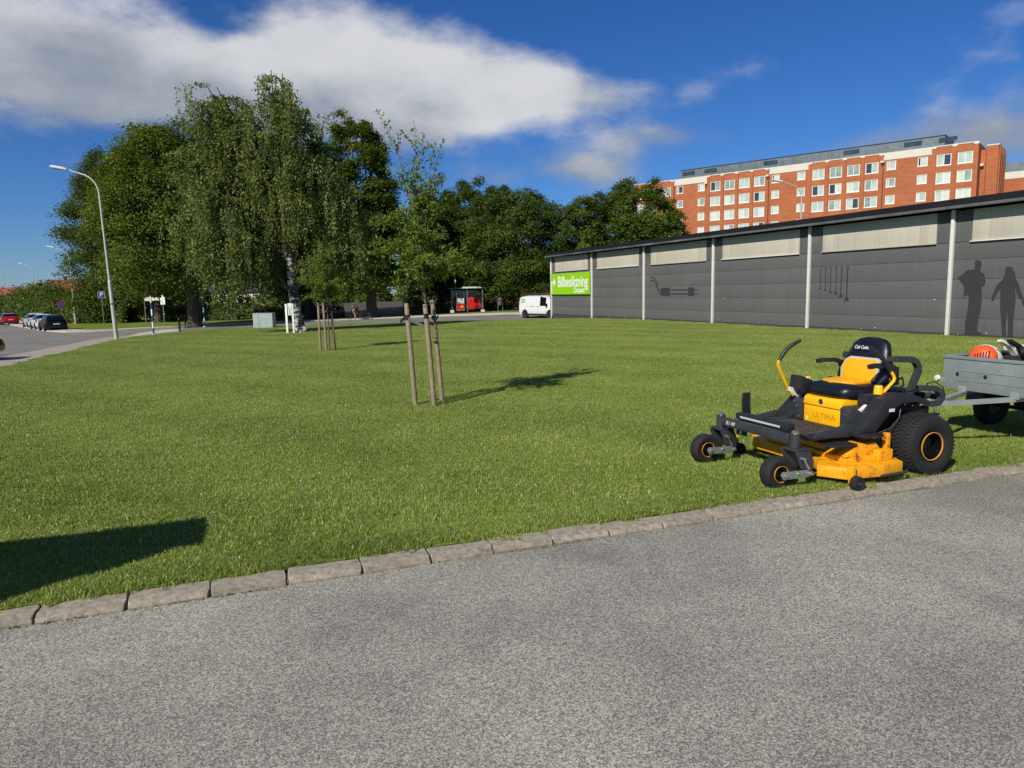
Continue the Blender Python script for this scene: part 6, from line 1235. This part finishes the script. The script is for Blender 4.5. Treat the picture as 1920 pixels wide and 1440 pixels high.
# ------------------------------------------------------------------ far houses
M_ROOFR = mat('red_roof_tiles', '#8a4a36', .9, var=.18, vscale=.6); M_HW = mat('pale_render', '#c9c2b4', .9, var=.06, vscale=.5); M_HB = mat('brown_brick', '#7c4a38', .9, var=.1, vscale=1)
def house(label, loc, rz, L, Wd, eave, ridge, wm, rm, wins):
    z = tzf(*loc); o = empty('house', (*loc, z), rz, label, 'house', 'houses in the distance'); MB().box(-L / 2, L / 2, -Wd / 2, Wd / 2, -.5, eave).prism([(-Wd / 2, eave), (Wd / 2, eave), (0, ridge)], -L / 2, L / 2, 'yz').build('wall', wm, o)
    rf = MB()
    for s in (-1, 1):
        a = Vector((0, s * (Wd / 2 + .4), eave - .15)); b_ = Vector((0, 0, ridge + .12)); d = .12
        rf.add([(-L / 2 - .4, a.y, a.z), (L / 2 + .4, a.y, a.z), (L / 2 + .4, b_.y, b_.z), (-L / 2 - .4, b_.y, b_.z), (-L / 2 - .4, a.y, a.z + d), (L / 2 + .4, a.y, a.z + d), (L / 2 + .4, b_.y, b_.z + d), (-L / 2 - .4, b_.y, b_.z + d)], [(0, 1, 2, 3), (4, 7, 6, 5), (0, 4, 5, 1), (1, 5, 6, 2), (2, 6, 7, 3), (3, 7, 4, 0)])
    r_3 = rf.build('roof', rm, o); MB().box(-L * .2, -L * .2 + .7, -.4, .3, ridge - .3, ridge + 1.0).build('chimney', M_HB, r_3)
    for k in range(wins):
        x = -L / 2 + (k + .5) * L / wins; w_ = MB().box(x - .6, x + .6, -Wd / 2 - .05, -Wd / 2 + .02, eave - 1.9, eave - .6).build('window', M_WFRAME, o); MB().box(x - .5, x + .5, -Wd / 2 - .07, -Wd / 2 - .051, eave - 1.8, eave - .7).build('pane', M_DARKG, w_)
house('long low house with a red tiled roof behind the bushes at the far left', (-137, 192), R(-32), 40, 10, 4.0, 6.4, M_HB, M_ROOFR, 8)
house('taller house with a red roof and pale gable next to the left trees', (-113.5, 187), R(40), 11, 8, 5.2, 8.0, M_HW, M_ROOFR, 4)
house('white house glimpsed between the tree trunks', (-45, 122), R(-10), 12, 8, 3.6, 5.8, M_HW, mat('dark_roof', '#3a3a3d', .9), 4)
house('brown house half hidden behind the van', (6, 112), R(8), 16, 9, 3.0, 5.2, M_HB, mat('grey_roof', '#3c4046', .9), 5)
# unseen stand-in box added outside the picture to cast the lower left shadow
uc = empty('shadow_caster', (0, 0, 0), 0, 'grey stand-in box added outside the left edge to cast the lower left shadow', 'cabinet'); C1 = Vector((-3.36, 3.84, 0)); uc.matrix_world = frame(C1, KU, KN, (0, 0, 1)); M_UC = mat('shadow_caster_grey', '#7d8280', .6, var=.08, vscale=4)
MB().box(-2.4, 0, 0, .60, .02, .16, .01).build('plinth', M_PAVE, uc); MB().box(-2.38, -.02, .02, .58, .1605, 1.36, .02).build('case', M_UC, uc); MB().box(-2.42, .02, -.02, .62, 1.361, 1.42, .015).build('roof', M_UC, uc)
for x in (-1.95, -1.15, -.40): MB().box(x - .35, x + .35, .002, .019, .22, 1.30, .005).build('door', M_UC, uc)

# small fittings, stickers and clippings on the mower
for (x, y, z) in ((.641, .30, .47), (.641, .375, .62), (.641, -.30, .47), (.641, -.375, .62)): MB().lathe([(0, .007), (.008, .007), (.010, 0)], 6, 'x', (x, y, z)).build('bolt', M_CHR, mw)
for (x, z) in ((.02, .66), (-.08, .64), (.10, .60), (.36, .50)): MB().lathe([(0, .468), (.008, .468), (.010, .461)], 6, 'y', (x, 0, z)).build('bolt', M_CHR, mw)
MB().box(.30, .37, .6005, .602, .63, .66).build('warning_sticker', M_DECAL, mw); MB().box(.6165, .618, -.22, -.19, .45, .49).build('warning_sticker', mat('yellow_sticker', '#e6d27a', .6), mw)
MB().tube([(.22, .46, .70), (.05, .50, .79), (-.15, .46, .80), (-.30, .36, .70)], .009, 6).build('cable', M_BLK, mw)
MB().tube([(.10, .30, .70), (-.05, .38, .84), (-.12, .30, .90), (-.10, .10, .80)], .011, 6).build('fuel_hose', M_BLK, mw)
cl_ = MB(); rc = random.Random(77)
for k in range(420):
    x = rc.uniform(.4, 1.1); y = rc.uniform(-.5, .78); z = .197 if (y > .64 or x > .95) else .247
    if k % 3 == 0: x = rc.uniform(.66, 1.15); y = rc.uniform(-.34, .40); z = .441
    a = rc.uniform(0, 6.28); l_ = rc.uniform(.006, .016); d_x, d_y = math.cos(a) * l_, math.sin(a) * l_
    cl_.add([(x - d_x, y - d_y, z), (x + d_x, y + d_y, z + .003), (x + d_y * .25, y - d_x * .25, z + .004)], [(0, 1, 2)])
tag(cl_.build('grass_clippings', mat('dry_clippings', '#6f7034', .9), mw), kind='stuff')
# sand and crumbs swept against the kerb
gr_ = MB(); rg = random.Random(5)
for k in range(1600):
    s0 = rg.uniform(-.5, 12); dd = -.20 - abs(rg.gauss(0, .10)); p = KA + KU * s0 + KN * dd; q = rg.uniform(.002, .006)
    gr_.add([(p.x - q, p.y, .048), (p.x + q, p.y - q * .4, .048), (p.x, p.y + q, .049 + q * .5)], [(0, 1, 2)])
tag(gr_.build('gutter_grit', mat('grit', '#7d7462', .95, var=.4, vscale=60)), 'sand and small crumbs along the foot of the kerb', kind='stuff')
